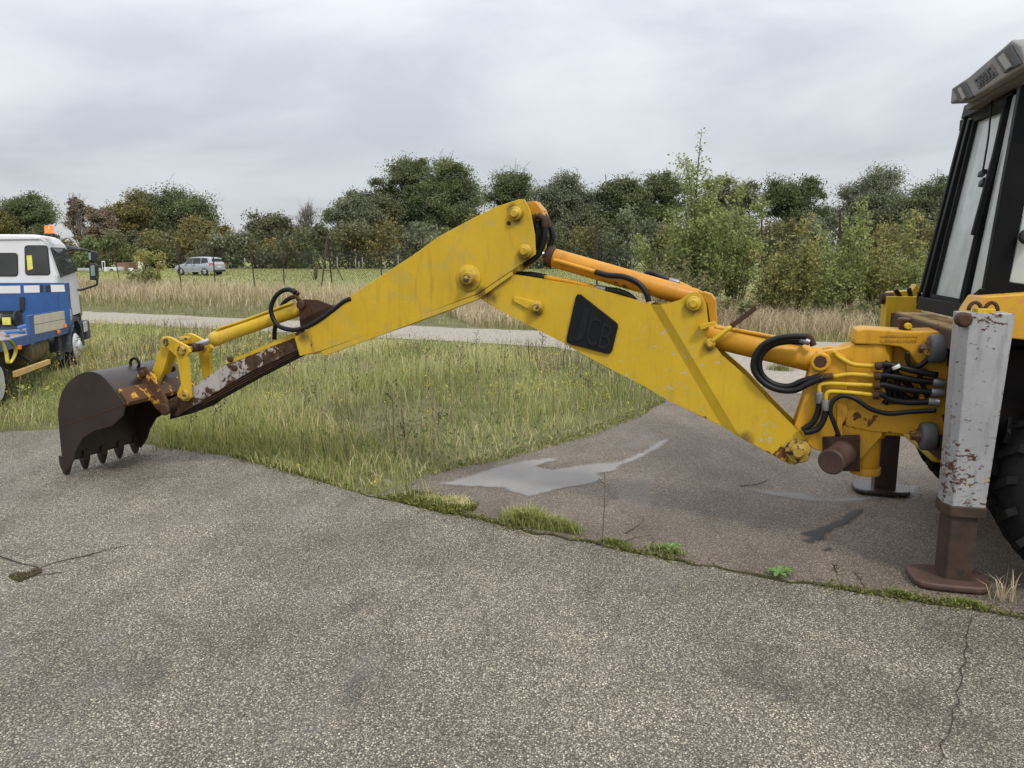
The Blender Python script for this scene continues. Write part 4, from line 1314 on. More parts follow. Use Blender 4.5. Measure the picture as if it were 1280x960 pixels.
# near mudguard and side body
m = MB(); aprism(m, [(1216, 392), (1230, 371), (1330, 364), (1400, 364), (1400, 440), (1330, 430), (1262, 423), (1216, 430)], -.92, -.62)
fend = m.build('mudguard', weathered('rusty_yellow_mudguard', (.50, .27, .02), (.60, .34, .03), chip=(.55, .25, .06), chip_t=.56, rust_t=.62, edge=.4), exc, bevel=.008)
m = MB(); m.box(mp(-.9, 0, 1.15), ER, EB, Z, .68, .62, .35); m.build('chassis', M['black_steel'], exc, bevel=.02)
m = MB(); m.box(mp(-1.6, 0, 1.0), ER, EB, Z, 1.6, .42, .35); m.build('front_frame', M['yellow'], exc, bevel=.03)

# --- cab
CN0 = mp(-.1, 0, 1.75)
CT = (ER * -.149 + Z).normalized()
CNn = EB.cross(CT).normalized()
if CNn.dot(ER) < 0: CNn = -CNn


def Cp(u, v, off=0.0): return on(u, v, CN0 + CNn * off, CNn)


def cbar(mb, a, b, w, dep=.05, off=0.0):
    p, q = Cp(*a, off), Cp(*b, off)
    d = (q - p).normalized()
    return mb.bar(p, q, d.cross(CNn).normalized(), w, CNn, dep)


BSD = -.75
m = MB()
cbar(m, (1153, 366), (1211, 140), .05)                 # far outer post
cbar(m, (1157, 374), (1216, 150), .06, .06)          # far mullion
cbar(m, (1206, 383), (1264, 118), .06, .06)
cbar(m, (1152, 379), (1207, 390), .10, .07)
cbar(m, (1210, 141), (1276, 108), .10, .08)
m.prism([Ap(u, v, BSD) for u, v in [(1229, 369), (1276, 108), (1310, 90), (1283, 246), (1262, 352), (1300, 358), (1420, 362), (1420, 374)]], EB * .06)
m.prism([Ap(u, v, BSD) for u, v in [(1276, 108), (1310, 90), (1420, 90), (1420, 130), (1304, 130)]], EB * .06)
p, q = Cp(1206, 386), Ap(1229, 367, BSD)
m.bar(p, q, Z, .06, CNn, .05)
cab = m.build('cab', M['cab_black'], exc, bevel=.006)
# panes
def cpane(px, name='window_pane'):
    m = MB(); m.prism([Cp(u, v, -.005) for u, v in px], CNn * .006)
    return m.build(name, M['glass'], cab)


cpane([(1164, 372), (1219, 149), (1259, 132), (1203, 379)])
cpane([(1152, 366), (1158, 376), (1216, 149), (1211, 146)])
m = MB(); a, b, c, d = Cp(1210, 383), Ap(1231, 364, BSD + .03), Ap(1274, 116, BSD + .03), Cp(1266, 120)
m.add([a, b, c, d, a - CNn * .006, b - CNn * .006, c - CNn * .006, d - CNn * .006], [(0, 1, 2, 3), (7, 6, 5, 4), (0, 4, 5, 1), (1, 5, 6, 2), (2, 6, 7, 3), (3, 7, 4, 0)]); m.build('window_pane', M['glass'], cab)
m = MB(); m.prism([Ap(u, v, BSD + .02) for u, v in [(1262, 353), (1284, 246), (1306, 130), (1400, 130), (1400, 360)]], EB * .006); m.build('window_pane', M['glass'], cab)
# inner rubber frame of the opening rear window
m = MB()
for a, b in (((1166, 370), (1220, 150)), ((1202, 377), (1258, 134)), ((1166, 370), (1203, 377)), ((1220, 150), (1258, 134))): cbar(m, a, b, .03, .03, .02)
m.build('window_frame', M['rubber'], cab)
m = MB(); cbar(m, (1246, 186), (1217, 294), .035, .03, .06); m.build('wiper', M['rubber'], cab)
m = MB(); m.tube([Cp(u, v, .06) for u, v in [(1240, 126), (1238, 146), (1235, 175), (1228, 217)]], .007, 6, 4); cbar(m, (1225, 219), (1231, 214), .03, .03, .06); cbar(m, (1226, 231), (1232, 225), .035, .03, .06); m.build('lamp_cable', M['hose'], cab)
m = MB(); p = Ap(1284, 296, BSD - .03); m.lathe(p, -EB, [(0, .05), (.04, .05), (.05, .04)], 14); m.build('door_lock', M['black_plastic'], cab)
# far and front walls of the cab, inside fittings
m = MB()
for a in (-.35, -1.62):
    z1 = 1.80
    m.bar(mp(a, .72, 1.75), mp(a - .12 if a > -1 else a + .1, .70, 3.15), ER, .07, EB, .06)
m.bar(mp(-1.62, -.72, 1.75), mp(-1.5, -.72, 3.15), ER, .07, EB, .06)
m.bar(mp(-.1, .72, 1.76), mp(-1.65, .72, 1.76), Z, .1, EB, .05)
m.bar(mp(-.3, .72, 3.12), mp(-1.6, .72, 3.12), Z, .08, EB, .05)
m.bar(mp(-1.62, -.72, 1.95), mp(-1.62, .72, 1.95), Z, .1, ER, .05)
m.box(mp(-.9, 0, 1.56), ER, EB, Z, .68, .70, .03)
m.build('cab_frame', M['cab_black'], cab)
m = MB(); m.prism([mp(-.35, .715, 1.8), mp(-1.6, .715, 1.8), mp(-1.5, .695, 3.1), mp(-.48, .695, 3.1)], EB * .006); m.build('window_pane', M['glass'], cab)
m = MB(); m.box(mp(-.75, .1, 1.80), ER, EB, Z, .22, .22, .06); m.box(mp(-.98, .1, 2.10), ER, EB, Z, .05, .21, .26); seat = m.build('seat', M['black_plastic'], cab, bevel=.03)
m = MB(); c = mp(-1.3, .0, 2.02); m.tube([c + EB * (math.cos(t) * .19) + (ER * .4 + Z * .92).cross(EB).normalized() * (math.sin(t) * .19) for t in np.linspace(0, 2 * math.pi, 25)], .014, 8, 1); m.cyl(mp(-1.42, 0, 1.65), c, .03, 10); m.build('steering_wheel', M['black_plastic'], cab)
for b, h in ((-.1, 2.15), (.18, 2.25), (.45, 2.12)):
    m = MB(); m.cyl(mp(-.32, b, 1.6), mp(-.26, b, h), .012, 8); m.cyl(mp(-.26, b, h), mp(-.255, b, h + .06), .022, 8); m.build('control_lever', M['black_plastic'], cab)
# mirror stub at the far side
m = MB(); m.bar(Cp(1166, 274), Cp(1158, 272), Z, .015, CNn, .02); m.build('mirror_stub', M['cab_black'], cab)
# roof with rear lamp housing
AH = -.13
def Hp(u, v, off=0.0): return on(u, v, mp(AH + off, 0, 0), ER)


m = MB(); m.prism([Hp(u, v) for u, v in [(1192, 112), (1204, 102), (1264, 50), (1275, 57), (1283, 80), (1278, 84), (1204, 129), (1200, 129)]], -ER * .5)
m.box(mp(-.95, -.03, 3.34), ER, EB, Z, .74, .74, .06)
roof = m.build('cab_roof', M['roof_grey'], cab, bevel=.012)
m = MB(); m.prism([Hp(u, v, -.06) for u, v in [(1206, 132), (1280, 85), (1284, 90), (1208, 138)]], -ER * .4); m.build('roof_trim', M['sign_brown'], roof)
for px, lx in (([(1242, 71), (1262, 55.6), (1276, 79.6), (1254, 91.6)], [(1246.5, 72), (1254, 66), (1264, 83), (1257, 87)]), ([(1190, 111), (1205, 101.5), (1215, 121), (1200, 129)], [(1196.5, 111), (1200, 109), (1206.5, 122), (1203, 124)])):
    m = MB(); m.prism([Hp(u, v, .012) for u, v in px], -ER * .04); lb = m.build('work_lamp', M['black_plastic'], roof, bevel=.005)
    m = MB(); m.prism([Hp(u, v, .022) for u, v in lx], -ER * .012); m.build('lamp_lens', M['lens'], lb)
m = MB(); m.prism([Hp(u, v, .006) for u, v in [(1216, 100.4), (1239, 80), (1247, 93), (1223, 111)]], -ER * .02); sp = m.build('name_plate', M['sign_brown'], roof)


def hplane(u, v): return ER if u is None else Hp(u, v, .0065)


A_, B_, C_, D_ = np.array([1218.2, 100.6]), np.array([1238.4, 82.8]), np.array([1244.8, 92.6]), np.array([1223.8, 109])
for i, ch in enumerate('SIRIUS'):
    w = [0, .21, .29, .50, .58, .79, 1.0]
    s0, s1 = w[i] + .015, w[i + 1] - .015
    glyph(ch, [A_ + (B_ - A_) * s0, A_ + (B_ - A_) * s1, D_ + (C_ - D_) * s1, D_ + (C_ - D_) * s0], 0, .006, sp, M['black_plastic'], hplane)

# ------------------------------------------------------------------ tow truck on the grass
T0 = V((-6.95, 10.15, 0))
TF = unit(-.305, .952)
TL = unit(-.952, -.305)


def tp(L, w, z): return T0 + TF * L + TL * w + Z * z
def TS(u, v, w=0.0): return on(u, v, T0 + TL * w, TL)
def TR(u, v, L): return on(u, v, T0 + TF * L, TF)


LW = 3.85
truck = empty('flatbed_truck', T0, 'white and blue flatbed truck with an amber beacon parked on the grass', 'truck')
# chassis and bed
m = MB(); m.box(tp(2.0, .75, .72), TF, TL, Z, 3.6, .09, .12); m.box(tp(2.0, 1.45, .72), TF, TL, Z, 3.6, .09, .12)
for L in (-1, .6, 1.6, 2.8): m.box(tp(L, 1.1, .72), TF, TL, Z, .06, .4, .08)
m.box(tp(4.9, 1.1, .62), TF, TL, Z, .5, .5, .25)
m.build('chassis', M['dark_grey'], truck)
railpx = [(-60, 444), (0, 426.6), (36.5, 418.6), (92, 409), (91, 415), (39, 430), (0, 440.5), (-60, 459)]
m = MB(); m.prism([TS(u, v, 0) for u, v in railpx], TL * .06); bed = m.build('flat_bed', M['blue'], truck, bevel=.006)
zt = TS(36.5, 418.6, 0).z
m = MB(); m.box(tp(.6, 1.15, zt - .05), TF, TL, Z, 3.1, 1.09, .03); m.build('deck_plate', M['deck'], bed)
# dropside by the cab: two boards
hinge = MB(); hinge.prism([TS(u, v, -.005) for u, v in [(36, 394.5), (42.5, 393), (45, 418.5), (42.5, 431), (39, 431)]], TL * .05)
ds = hinge.build('drop_side', M['blue'], truck, bevel=.004)
m = MB(); m.prism([TS(u, v, .005) for u, v in [(41, 393.5), (90, 385), (93, 408.5), (43, 419.5)]], TL * .03); m.build('side_frame', M['blue'], ds, bevel=.004)
for q in ([(42.3, 395.0), (89, 386.8), (90.2, 396.6), (43, 406.0)], [(43, 406.7), (90.2, 397.3), (91.6, 407.6), (44, 417.8)]):
    m = MB(); m.prism([TS(u, v, -.006) for u, v in q], TL * .02); m.build('board', M['beige'], ds, bevel=.003)
# timber side guard
m = MB(); m.prism([TS(u, v, -.02) for u, v in [(20.4, 464), (62.7, 449), (63.4, 454.8), (21, 471.5)]], TL * .05); m.build('side_guard', M['timber'], truck, bevel=.005)
m = MB()
for L in (.75, 1.9): m.bar(tp(L, .1, .45), tp(L, .5, .75), TF, .05, Z, .05)
m.build('guard_bracket', M['dark_grey'], truck)
# tank with straps
a = TS(58, 441, .35); b = TS(83, 438, .35); a.z = b.z = .62
dirv = (TF)
m = MB(); n = 1.5
prof = [(0, .18), (.04, .25)]
for k in range(5): prof += [(.06 + k * .22, .28), (.20 + k * .22, .28), (.22 + k * .22, .262), (.26 + k * .22, .262)]
prof += [(1.18, .25), (1.2, .18)]
m.lathe(tp(2.05, .40, .58), TF, prof, 24); m.build('air_tank', M['tank'], truck)
m = MB(); m.lathe(tp(1.0, .45, .60), TF, [(0, .1), (.03, .17), (.5, .17), (.53, .1)], 18); m.build('brake_cylinder', M['rusty'], truck)
# wheels
def truck_wheel(L, w, r, hubface, steel):
    c = tp(L, w, r)
    m = MB(); m.lathe(c, TL, [(0, r * .56), (.0, r * .62), (-.01, r * .8), (.02, r * .95), (.05, r), (.20, r), (.24, r * .95), (.25, r * .62)], 40)
    o = m.build('wheel', M['rubber'], truck)
    m = MB(); m.lathe(c, TL, [(-.005, r * .58), (.0, r * .56), (.03, r * .52), (.08, r * .5), (.085, r * .2), (.0, r * .18), (-.01, r * .12)] if not hubface else [(-.01, r * .6), (-.02, r * .58), (-.05, r * .50), (-.05, r * .30), (-.09, r * .26), (-.11, r * .18), (-.11, r * .1)], 28); rim = m.build('rim', M['rim'], o)
    for k in range(8):
        an = k * math.pi / 4
        p = c + (TF * math.cos(an) + Z * math.sin(an)) * r * .40 - TL * (.05 if hubface else -.08)
        m = MB(); m.lathe(p, -TL, [(0, .02), (.03, .02)], 6, False); m.build('wheel_nut', M['steel_dull'], rim)
    return o


truck_wheel(.0, -.0, .41, False, 0)
truck_wheel(.0, 1.95, .41, False, 0)
truck_wheel(4.5, .02, .41, True, 0)
truck_wheel(4.5, 1.95, .41, True, 0)
# cab: loft between the rear wall and the raked front
def sec(L, wl, z_top, z_bot, tumb, rnd=.14):
    r_, pts = rnd, []
    wb, W = wl, 2.2 - wl
    pts.append(tp(L, wb, z_bot)); pts.append(tp(L, wb, 1.75)); pts.append(tp(L, wb + tumb, z_top - r_))
    pts.append(tp(L, wb + tumb + r_ * .35, z_top - r_ * .3)); pts.append(tp(L, wb + tumb + r_, z_top))
    pts.append(tp(L, W - tumb - r_, z_top)); pts.append(tp(L, W - tumb - r_ * .35, z_top - r_ * .3)); pts.append(tp(L, W - tumb, z_top - r_)); pts.append(tp(L, W, 1.75)); pts.append(tp(L, W, z_bot))
    return pts


zr = TR(40, 294.5, LW).z
m = MB()
secs = [sec(LW, .10, zr, .95, .14), sec(LW + .06, .07, zr + .02, .95, .13), sec(LW + 1.15, .06, zr + .0, .98, .12), sec(LW + 1.46, .06, zr - .10, .98, .12, .10)]
s4 = sec(LW + 1.80, .10, 1.62, .98, .0, .03); 
for p in (1, 2, 7, 8): pass
s5 = sec(LW + 1.86, .14, 1.50, .62, .0, .03)
secs += [s4, s5]
for S in secs[4:]:
    for i in (1, 8): S[i] = V((S[i].x, S[i].y, min(S[i].z, 1.45)))
n = 10
for S in secs: m.v += [tuple(p) for p in S]
for k in range(len(secs) - 1):
    for i in range(n - 1):
        m.f.append((k * n + i, k * n + i + 1, (k + 1) * n + i + 1, (k + 1) * n + i)); m.sm.append(False)
m.f.append(tuple(range(n))); m.sm.append(False)
m.f.append(tuple((len(secs) - 1) * n + i for i in range(n - 1, -1, -1))); m.sm.append(False)
tcab = m.build('cab_body', M['white'], truck, bevel=.015)


def wall(px, d0, d1, name, mat, parent, bev=.004):
    m = MB(); m.prism([TR(u, v, LW) - TF * d0 for u, v in px], -TF * (d1 - d0)); return m.build(name, M[mat], parent, bevel=bev)


# rear wall details
wall([(-120, 353.5), (80.5, 353.5), (84.5, 370), (88, 392), (89, 409), (-120, 409)], 0, .012, 'rear_panel', 'blue', tcab)
def rrect(x0, y0, x1, y1, r, sk=0.0):
    pts = []
    for cx, cy, a0 in ((x1 - r, y0 + r, -90), (x1 - r, y1 - r, 0), (x0 + r, y1 - r, 90), (x0 + r, y0 + r, 180)):
        for k in range(4):
            a = math.radians(a0 + k * 30); x, y = cx + r * math.cos(a), cy + r * math.sin(a)
            pts.append((x + sk * (y - y0) * (1 if x > (x0 + x1) / 2 else .3), y))
    return pts


for (x0, y0, x1, y1, sk) in ((30.5, 306.5, 60, 344, .09), (-24, 316, 22.5, 345.5, .02), (-90, 306.5, -42, 344, .02)):
    f = wall(rrect(x0, y0, x1, y1, 4, sk), 0, .012, 'rear_window', 'black_plastic', tcab)
    m = MB(); m.prism([TR(u, v, LW) - TF * .013 for u, v in rrect(x0 + 1.3, y0 + 1.3, x1 - 1.3, y1 - 1.3, 3, sk)], -TF * .004); m.build('window_pane', M['dark_glass_solid'] if 'dark_glass_solid' in M else M['dark_glass'], f)
m = MB(); m.prism([TR(u, v, LW) - TF * .0175 for u, v in [(33.5, 319.5), (40, 319), (41.5, 336), (35, 338)]], -TF * .002); m.build('sticker', M['yellow_sticker'], tcab)
for q in ([(-40, 358), (25.5, 357), (26, 366.5), (-40, 367)], [(30, 357), (49.5, 356.5), (50, 365.5), (30.5, 366)], [(63.5, 356), (80.5, 356), (81.5, 364.5), (64.5, 365)]):
    wall(q, .012, .018, 'white_stripe', 'white', tcab, 0)
for x0, x1 in ((50.5, 53.8), (57.5, 63)):
    v_ = wall([(x0, 356.5), (x1, 356.3), (x1 + .3, 365), (x0 + .3, 365.2)], .012, .016, 'air_vent', 'black_plastic', tcab, 0)
    for k in range(4):
        m = MB(); y = 357.5 + k * 2; m.prism([TR(u, v, LW) - TF * .016 for u, v in [(x0, y), (x1, y), (x1, y + .7), (x0, y + .7)]], -TF * .008); m.build('vent_slat', M['dark_grey'], v_)
wall([(25.5, 371), (31, 371), (31.5, 387.5), (25.5, 387.5)], .012, .06, 'latch', 'black_plastic', tcab)
wall([(-60, 389), (28, 388), (29.5, 409), (-60, 409)], .012, .02, 'shaded_gap_plate', 'crack', tcab, 0)  # flat dark plate, its colour stands for the shade in the gap
wall([(72.2, 367), (73, 367), (74.5, 388), (73.6, 388)], .012, .016, 'door_seam', 'dark_grey', tcab, 0)
m = MB(); m.prism([TR(u, v, LW) - TF * 0 for u, v in [(-60, 297.5), (62, 296.5), (66, 299), (62, 298.5), (-60, 300)]], -TF * .03); m.build('roof_gutter', M['white'], tcab)
# side door window and quarter
def side(px, w0, th, name, mat, parent, bev=.003):
    m = MB(); m.prism([TS(u, v, w0) for u, v in px], TL * th); return m.build(name, M[mat], parent, bevel=bev)


sw_ = []
for L, z, tum in ((LW + .22, zr - .20, .125), (LW + 1.22, zr - .20, .125), (LW + 1.42, zr - .26, .12), (LW + 1.55, 1.80, .03), (LW + .22, 1.72, .0)):
    sw_.append(tp(L, .05 + tum * (z - 1.7) / max(.1, zr - .14 - 1.75) , z))
m = MB(); m.prism(sw_, -TL * .014); wf = m.build('door_window', M['black_plastic'], tcab, bevel=.004)
ctr = sum(sw_, V((0, 0, 0))) / len(sw_)
m = MB(); m.prism([p + (ctr - p) * .08 - TL * .0145 for p in sw_], -TL * .004); m.build('window_pane', M['dark_glass'], wf)
# blue lower door panel, arch, step, bumper
m = MB(); m.prism([tp(LW + .03, .045, 1.02), tp(LW + .75, .045, 1.02), tp(LW + .78, .045, 1.6), tp(LW + .03, .06, 1.6)], TL * .04); m.build('door_panel', M['blue'], tcab)
m = MB()
cw = tp(4.5, -.03, .41)
arc = [cw + (TF * math.cos(t) + Z * math.sin(t)) * .56 for t in np.linspace(-.1, math.pi + .1, 14)]
arc2 = [cw + (TF * math.cos(t) + Z * math.sin(t)) * .48 for t in np.linspace(math.pi + .1, -.1, 14)]
m.prism(arc + arc2, TL * .35); m.build('wheel_arch', M['dark_grey'], truck)
m = MB(); m.box(tp(LW + 1.72, 1.1, .62), TF, TL, Z, .16, 1.12, .19); bp = m.build('bumper', M['dark_grey'], truck, bevel=.04)
m = MB(); m.box(tp(LW + 1.50, -.012, .70), TF, TL, Z, .14, .012, .10); m.build('bumper_corner', M['rim'], bp, bevel=.01)
m = MB(); m.box(tp(3.75, .12, .62), TF, TL, Z, .12, .03, .38); m.build('mud_flap', M['dark_grey'], truck)
m = MB(); m.box(tp(LW + 1.70, .10, 1.12), TF, TL, Z, .06, .03, .22); m.build('corner_lamp', M['lens'], tcab, bevel=.02)
for L, z in ((3.2, .80), (3.72, .86), (.95, .78)):
    m = MB(); m.box(tp(L, -.03, z), TF, TL, Z, .035, .02, .03); m.build('marker_lamp', M['amber'], truck, bevel=.006)
# windscreen and visor
m = MB(); m.prism([tp(LW + 1.50, .32, zr - .16), tp(LW + 1.50, 1.88, zr - .16), tp(LW + 1.74, 1.98, 1.68), tp(LW + 1.74, .22, 1.68)], (TF * .8 + Z * .5) * .03); m.build('windscreen', M['dark_glass'], tcab)
m = MB(); m.prism([TR(u, v, LW + 1.45) for u, v in [(76, 305), (93, 309), (95, 312.5), (77, 309)]], TF * .25); m.build('sun_visor', M['dark_grey'], tcab, bevel=.004)
# beacon
pb_ = TR(62, 294.0, LW + .25); pb_.z = zr + .02
m = MB(); m.lathe(pb_, Z, [(0, .085), (.03, .085), (.031, .075), (.15, .07), (.165, .06), (.168, .02)], 18); bc = m.build('beacon', M['amber'], tcab)
m = MB(); m.lathe(pb_ - Z * .01, Z, [(0, .092), (.035, .09)], 18); m.build('beacon_base', M['black_plastic'], bc)
# mirrors
LMr = LW + 1.45
m = MB(); m.tube([TR(u, v, LMr) for u, v in [(97, 362), (101, 362.5), (112, 359), (120.5, 356), (121.5, 352), (121, 346)]], .022, 8, 3); ma = m.build('mirror_arm', M['black_plastic'], truck)
m = MB(); m.tube([TR(u, v, LMr) for u, v in [(94, 312), (104, 312), (113, 314)]], .02, 8, 3); m.build('upper_mirror_arm', M['black_plastic'], truck)
for px, gl in (([(109, 314), (119, 313.5), (121.5, 316), (121, 327), (118, 328.5), (110, 326)], [(110.2, 316), (113.4, 315.5), (113.8, 325), (111, 324.5)]),
               ([(111, 329), (119, 328.5), (122.5, 332), (122.5, 350), (120, 350.5), (112, 350)], [(113.2, 332), (118, 331), (119, 344.5), (113.5, 344.8)])):
    m = MB(); m.prism([TR(u, v, LMr) for u, v in px], TF * .10); h = m.build('mirror', M['black_plastic'], ma, bevel=.02)
    m = MB(); m.prism([TR(u, v, LMr) - TF * .004 for u, v in gl], TF * .006); m.build('mirror_glass', M['green_screen'], h)

# loose things on the bed
zb = zt - .02
r_t = empty('winch', tp(3.1, .9, zb), 'black winch with a yellow buckle at the front of the truck bed', 'winch')
m = MB(); m.lathe(tp(3.1, .55, zb + .16), TL, [(0, .13), (.02, .15), (.04, .08), (.5, .08), (.52, .15), (.54, .13)], 18); m.build('drum', M['black_plastic'], r_t)
m = MB(); m.box(tp(3.1, .82, zb + .02), TF, TL, Z, .2, .3, .02); m.build('base_plate', M['dark_grey'], r_t)
m = MB(); m.box(tp(2.93, .66, zb + .14), TF, TL, Z, .02, .06, .06); m.build('buckle', M['yellow_sticker'], r_t, bevel=.005)
m = MB(); m.lathe(tp(2.5, .75, zb), Z, [(0, .05), (.22, .045), (.23, .03)], 14); m.box(tp(2.5, .75, zb + .26), TF, TL, Z, .05, .16, .03)
setp(m.build('bottle_jack', M['steel_dull'], None, loc=tp(2.5, .75, zb)), 'small grey bottle jack standing on the truck bed', 'jack')
m = MB(); m.tube([tp(1.7, .55, zb + .05), tp(1.75, .6, zb + .3), tp(1.9, .7, zb + .38), tp(2.05, .8, zb + .3), tp(2.1, .85, zb + .05)], .055, 10, 4); m.box(tp(1.9, .7, zb + .06), TF, TL, Z, .25, .12, .05)
setp(m.build('tow_bracket', M['red_plastic'], None, loc=tp(1.9, .7, zb)), 'orange red bracket lying on the truck bed at the left edge of the photo', 'bracket')


def ribbon(pts, w, wd, th=.006):
    m = MB()
    q = [V(p) for p in pts]
    t = MB(); t.tube(q, .001, 3, 5)
    cs = [sum((V(t.v[i * 3 + k]) for k in range(3)), V((0, 0, 0))) / 3 for i in range(len(t.v) // 3)]
    n = len(cs)
    up = []
    for i in range(n):
        d = (cs[min(i + 1, n - 1)] - cs[max(i - 1, 0)]).normalized(); up.append(d.cross(wd).normalized())
    vs = []
    for sa, sb in ((-1, -1), (1, -1), (1, 1), (-1, 1)):
        vs += [cs[i] + wd * (w / 2 * sa) + up[i] * (th / 2 * sb) for i in range(n)]
    fs = []
    for i in range(n - 1):
        for k in range(4):
            j = (k + 1) % 4
            fs.append((k * n + i, k * n + i + 1, j * n + i + 1, j * n + i))
    fs += [(0, n, 2 * n, 3 * n), (n - 1, 4 * n - 1, 3 * n - 1, 2 * n - 1)]
    m.add(vs, fs, True)
    return m


ST = [(-4, 426), (0, 426), (4, 431), (8, 442), (9.5, 452), (12, 454), (17, 447), (19.5, 439), (18, 433), (14, 428), (10, 424.5)]
sp_ = [TS(u, v, -.03 - .01 * i) for i, (u, v) in enumerate(ST)]
setp(ribbon(sp_, .06, (TF * .8 + TL * -.6).normalized()).build('ratchet_strap', M['strap'], None, loc=sp_[0]), 'yellow webbing strap hanging in a loop over the blue truck bed', 'strap')
sp2 = [tp(1.5, .25, zb + .02), tp(1.8, .35, zb + .05), tp(2.1, .2, zb + .03), tp(2.4, .35, zb + .06), tp(2.8, .3, zb + .08), tp(3.2, .28, zb + .05), tp(3.3, .3, zb + .02)]
setp(ribbon(sp2, .07, (Z * .7 + TL * .7).normalized()).build('webbing_strap', M['bluestrap'], None, loc=sp2[0]), 'blue webbing strap lying slack along the edge of the truck bed', 'strap')

# ------------------------------------------------------------------ parked car far behind the fence
CD = 72.0
cx, cy = (254 - 640) / FPX * CD * 1.0, CD
CC = V((cx, cy, gz(cx, cy)))
CFw = unit(-.93, .37)
CLt = V((-CFw.y, CFw.x, 0))       # car's left
def cp_(x, y, z): return CC + CFw * x + CLt * y + Z * z


car = empty('parked_car', CC, 'silver grey family car parked in front of the hedge beyond the fence', 'car')
m = MB()
# stations: x, half width low, z sill, z belt, z roof, half width roof
ST_ = [(-2.30, .74, .45, .98, 1.02, .70), (-2.24, .86, .36, 1.02, 1.08, .80), (-2.05, .90, .32, 1.06, 1.52, .62), (-1.7, .92, .30, 1.06, 1.66, .64), (-.6, .93, .30, 1.04, 1.71, .64), (.3, .93, .30, 1.02, 1.66, .64), (.55, .93, .30, 1.01, 1.58, .66), (1.15, .92, .30, 1.0, 1.10, .78), (1.3, .92, .30, .98, 1.04, .80), (1.9, .90, .32, .88, .96, .76), (2.25, .80, .38, .72, .80, .70), (2.36, .62, .42, .62, .68, .55)]
for x, hw, zs, zb_, zr_, hr in ST_:
    for y, z in ((hw * .94, zs), (hw, zs + .2), (hw, zb_ - .1), (hw * .97, zb_), (hr, zr_ - .04), (hr * .85, zr_), (-hr * .85, zr_), (-hr, zr_ - .04), (-hw * .97, zb_), (-hw, zb_ - .1), (-hw, zs + .2), (-hw * .94, zs)):
        m.v.append(tuple(cp_(x, y, z)))
for k in range(len(ST_) - 1):
    for i in range(12):
        j = (i + 1) % 12
        m.f.append((k * 12 + i, k * 12 + j, k * 12 + 12 + j, k * 12 + 12 + i)); m.sm.append(True)
m.f.append(tuple(range(12))); m.sm.append(False); m.f.append(tuple((len(ST_) - 1) * 12 + i for i in range(11, -1, -1))); m.sm.append(False)
cb = m.build('body', M['car_silver'], car)
e_ = cb.modifiers.new('split', 'EDGE_SPLIT'); e_.split_angle = math.radians(35)
def carq(name, mat, pts, vec, parent=cb):
    m = MB(); m.prism([cp_(*p) for p in pts], vec); return m.build(name, M[mat], parent)


for s in (1, -1):
    def sy(z): return s * (.905 + (.65 - .905) * (z - 1.04) / .62)
    carq('side_window', 'dark_glass_solid' if 'dark_glass_solid' in M else 'black_plastic', [(.95, sy(1.08), 1.08), (.45, sy(1.56), 1.56), (.02, sy(1.60), 1.60), (.05, sy(1.08), 1.08)], CLt * (.02 * s))
    carq('side_window', 'black_plastic', [(-.03, sy(1.08), 1.08), (-.05, sy(1.60), 1.60), (-.85, sy(1.61), 1.61), (-.95, sy(1.09), 1.09)], CLt * (.02 * s))
    carq('side_window', 'black_plastic', [(-1.02, sy(1.1), 1.1), (-.95, sy(1.61), 1.61), (-1.60, sy(1.58), 1.58), (-1.85, sy(1.2), 1.2)], CLt * (.02 * s))
    carq('tail_lamp', 'red_lamp', [(-2.0, s * .91, .92), (-2.3, s * .80, .94), (-2.3, s * .78, 1.12), (-1.98, s * .88, 1.14)], -CFw * .06)
    carq('sill_trim', 'rim', [(1.0, s * .93, .36), (-.95, s * .935, .36), (-.95, s * .935, .42), (1.0, s * .93, .42)], CLt * (.03 * s))
    carq('mirror', 'car_silver', [(.80, s * .95, 1.05), (.62, s * .95, 1.05), (.62, s * 1.12, 1.08), (.62, s * 1.12, 1.2), (.78, s * 1.0, 1.2)], Z * .02)
    for x in (-1.42, 1.42):
        c = cp_(x, s * .90, .34)
        m = MB(); m.lathe(c - CLt * (s * .14), CLt * s, [(0, .2), (.0, .30), (.03, .34), (.14, .34), (.17, .30), (.17, .2)], 24); w = m.build('wheel', M['rubber'], car)
        m = MB(); m.lathe(c + CLt * (s * .02), CLt * s, [(0, .23), (.016, .22), (.016, .05)], 20); rim = m.build('rim', M['rim'], w)
        for k in range(5):
            an = k * 2 * math.pi / 5 + .3
            m = MB(); d = CFw * math.cos(an) + Z * math.sin(an); t_ = CFw * -math.sin(an) + Z * math.cos(an)
            m.bar(c + CLt * (s * .038) + d * .07, c + CLt * (s * .038) + d * .21, t_, .06, CLt, .01); m.build('rim_gap', M['black_plastic'], rim)
        m = MB(); cc = c - CLt * (s * .0); m.lathe(cc - CLt * (s * .02), CLt * s, [(0, .40), (.045, .40), (.046, .36), (.02, .35)], 24); m.build('wheel_arch', M['black_plastic'], car)
carq('rear_window', 'black_plastic', [(-2.17, .72, 1.10), (-2.17, -.72, 1.10), (-2.06, -.60, 1.47), (-2.06, .60, 1.47)], -CFw * .04)
carq('roof_spoiler', 'car_silver', [(-2.0, .62, 1.56), (-2.0, -.62, 1.56), (-2.2, -.58, 1.52), (-2.2, .58, 1.52)], Z * .05)
carq('number_plate', 'number_plate', [(-2.325, .26, .74), (-2.325, -.26, .74), (-2.325, -.26, .85), (-2.325, .26, .85)], -CFw * .03)
carq('rear_bumper', 'black_plastic', [(-2.33, .74, .34), (-2.33, -.74, .34), (-2.33, -.74, .52), (-2.33, .74, .52)], -CFw * .04)
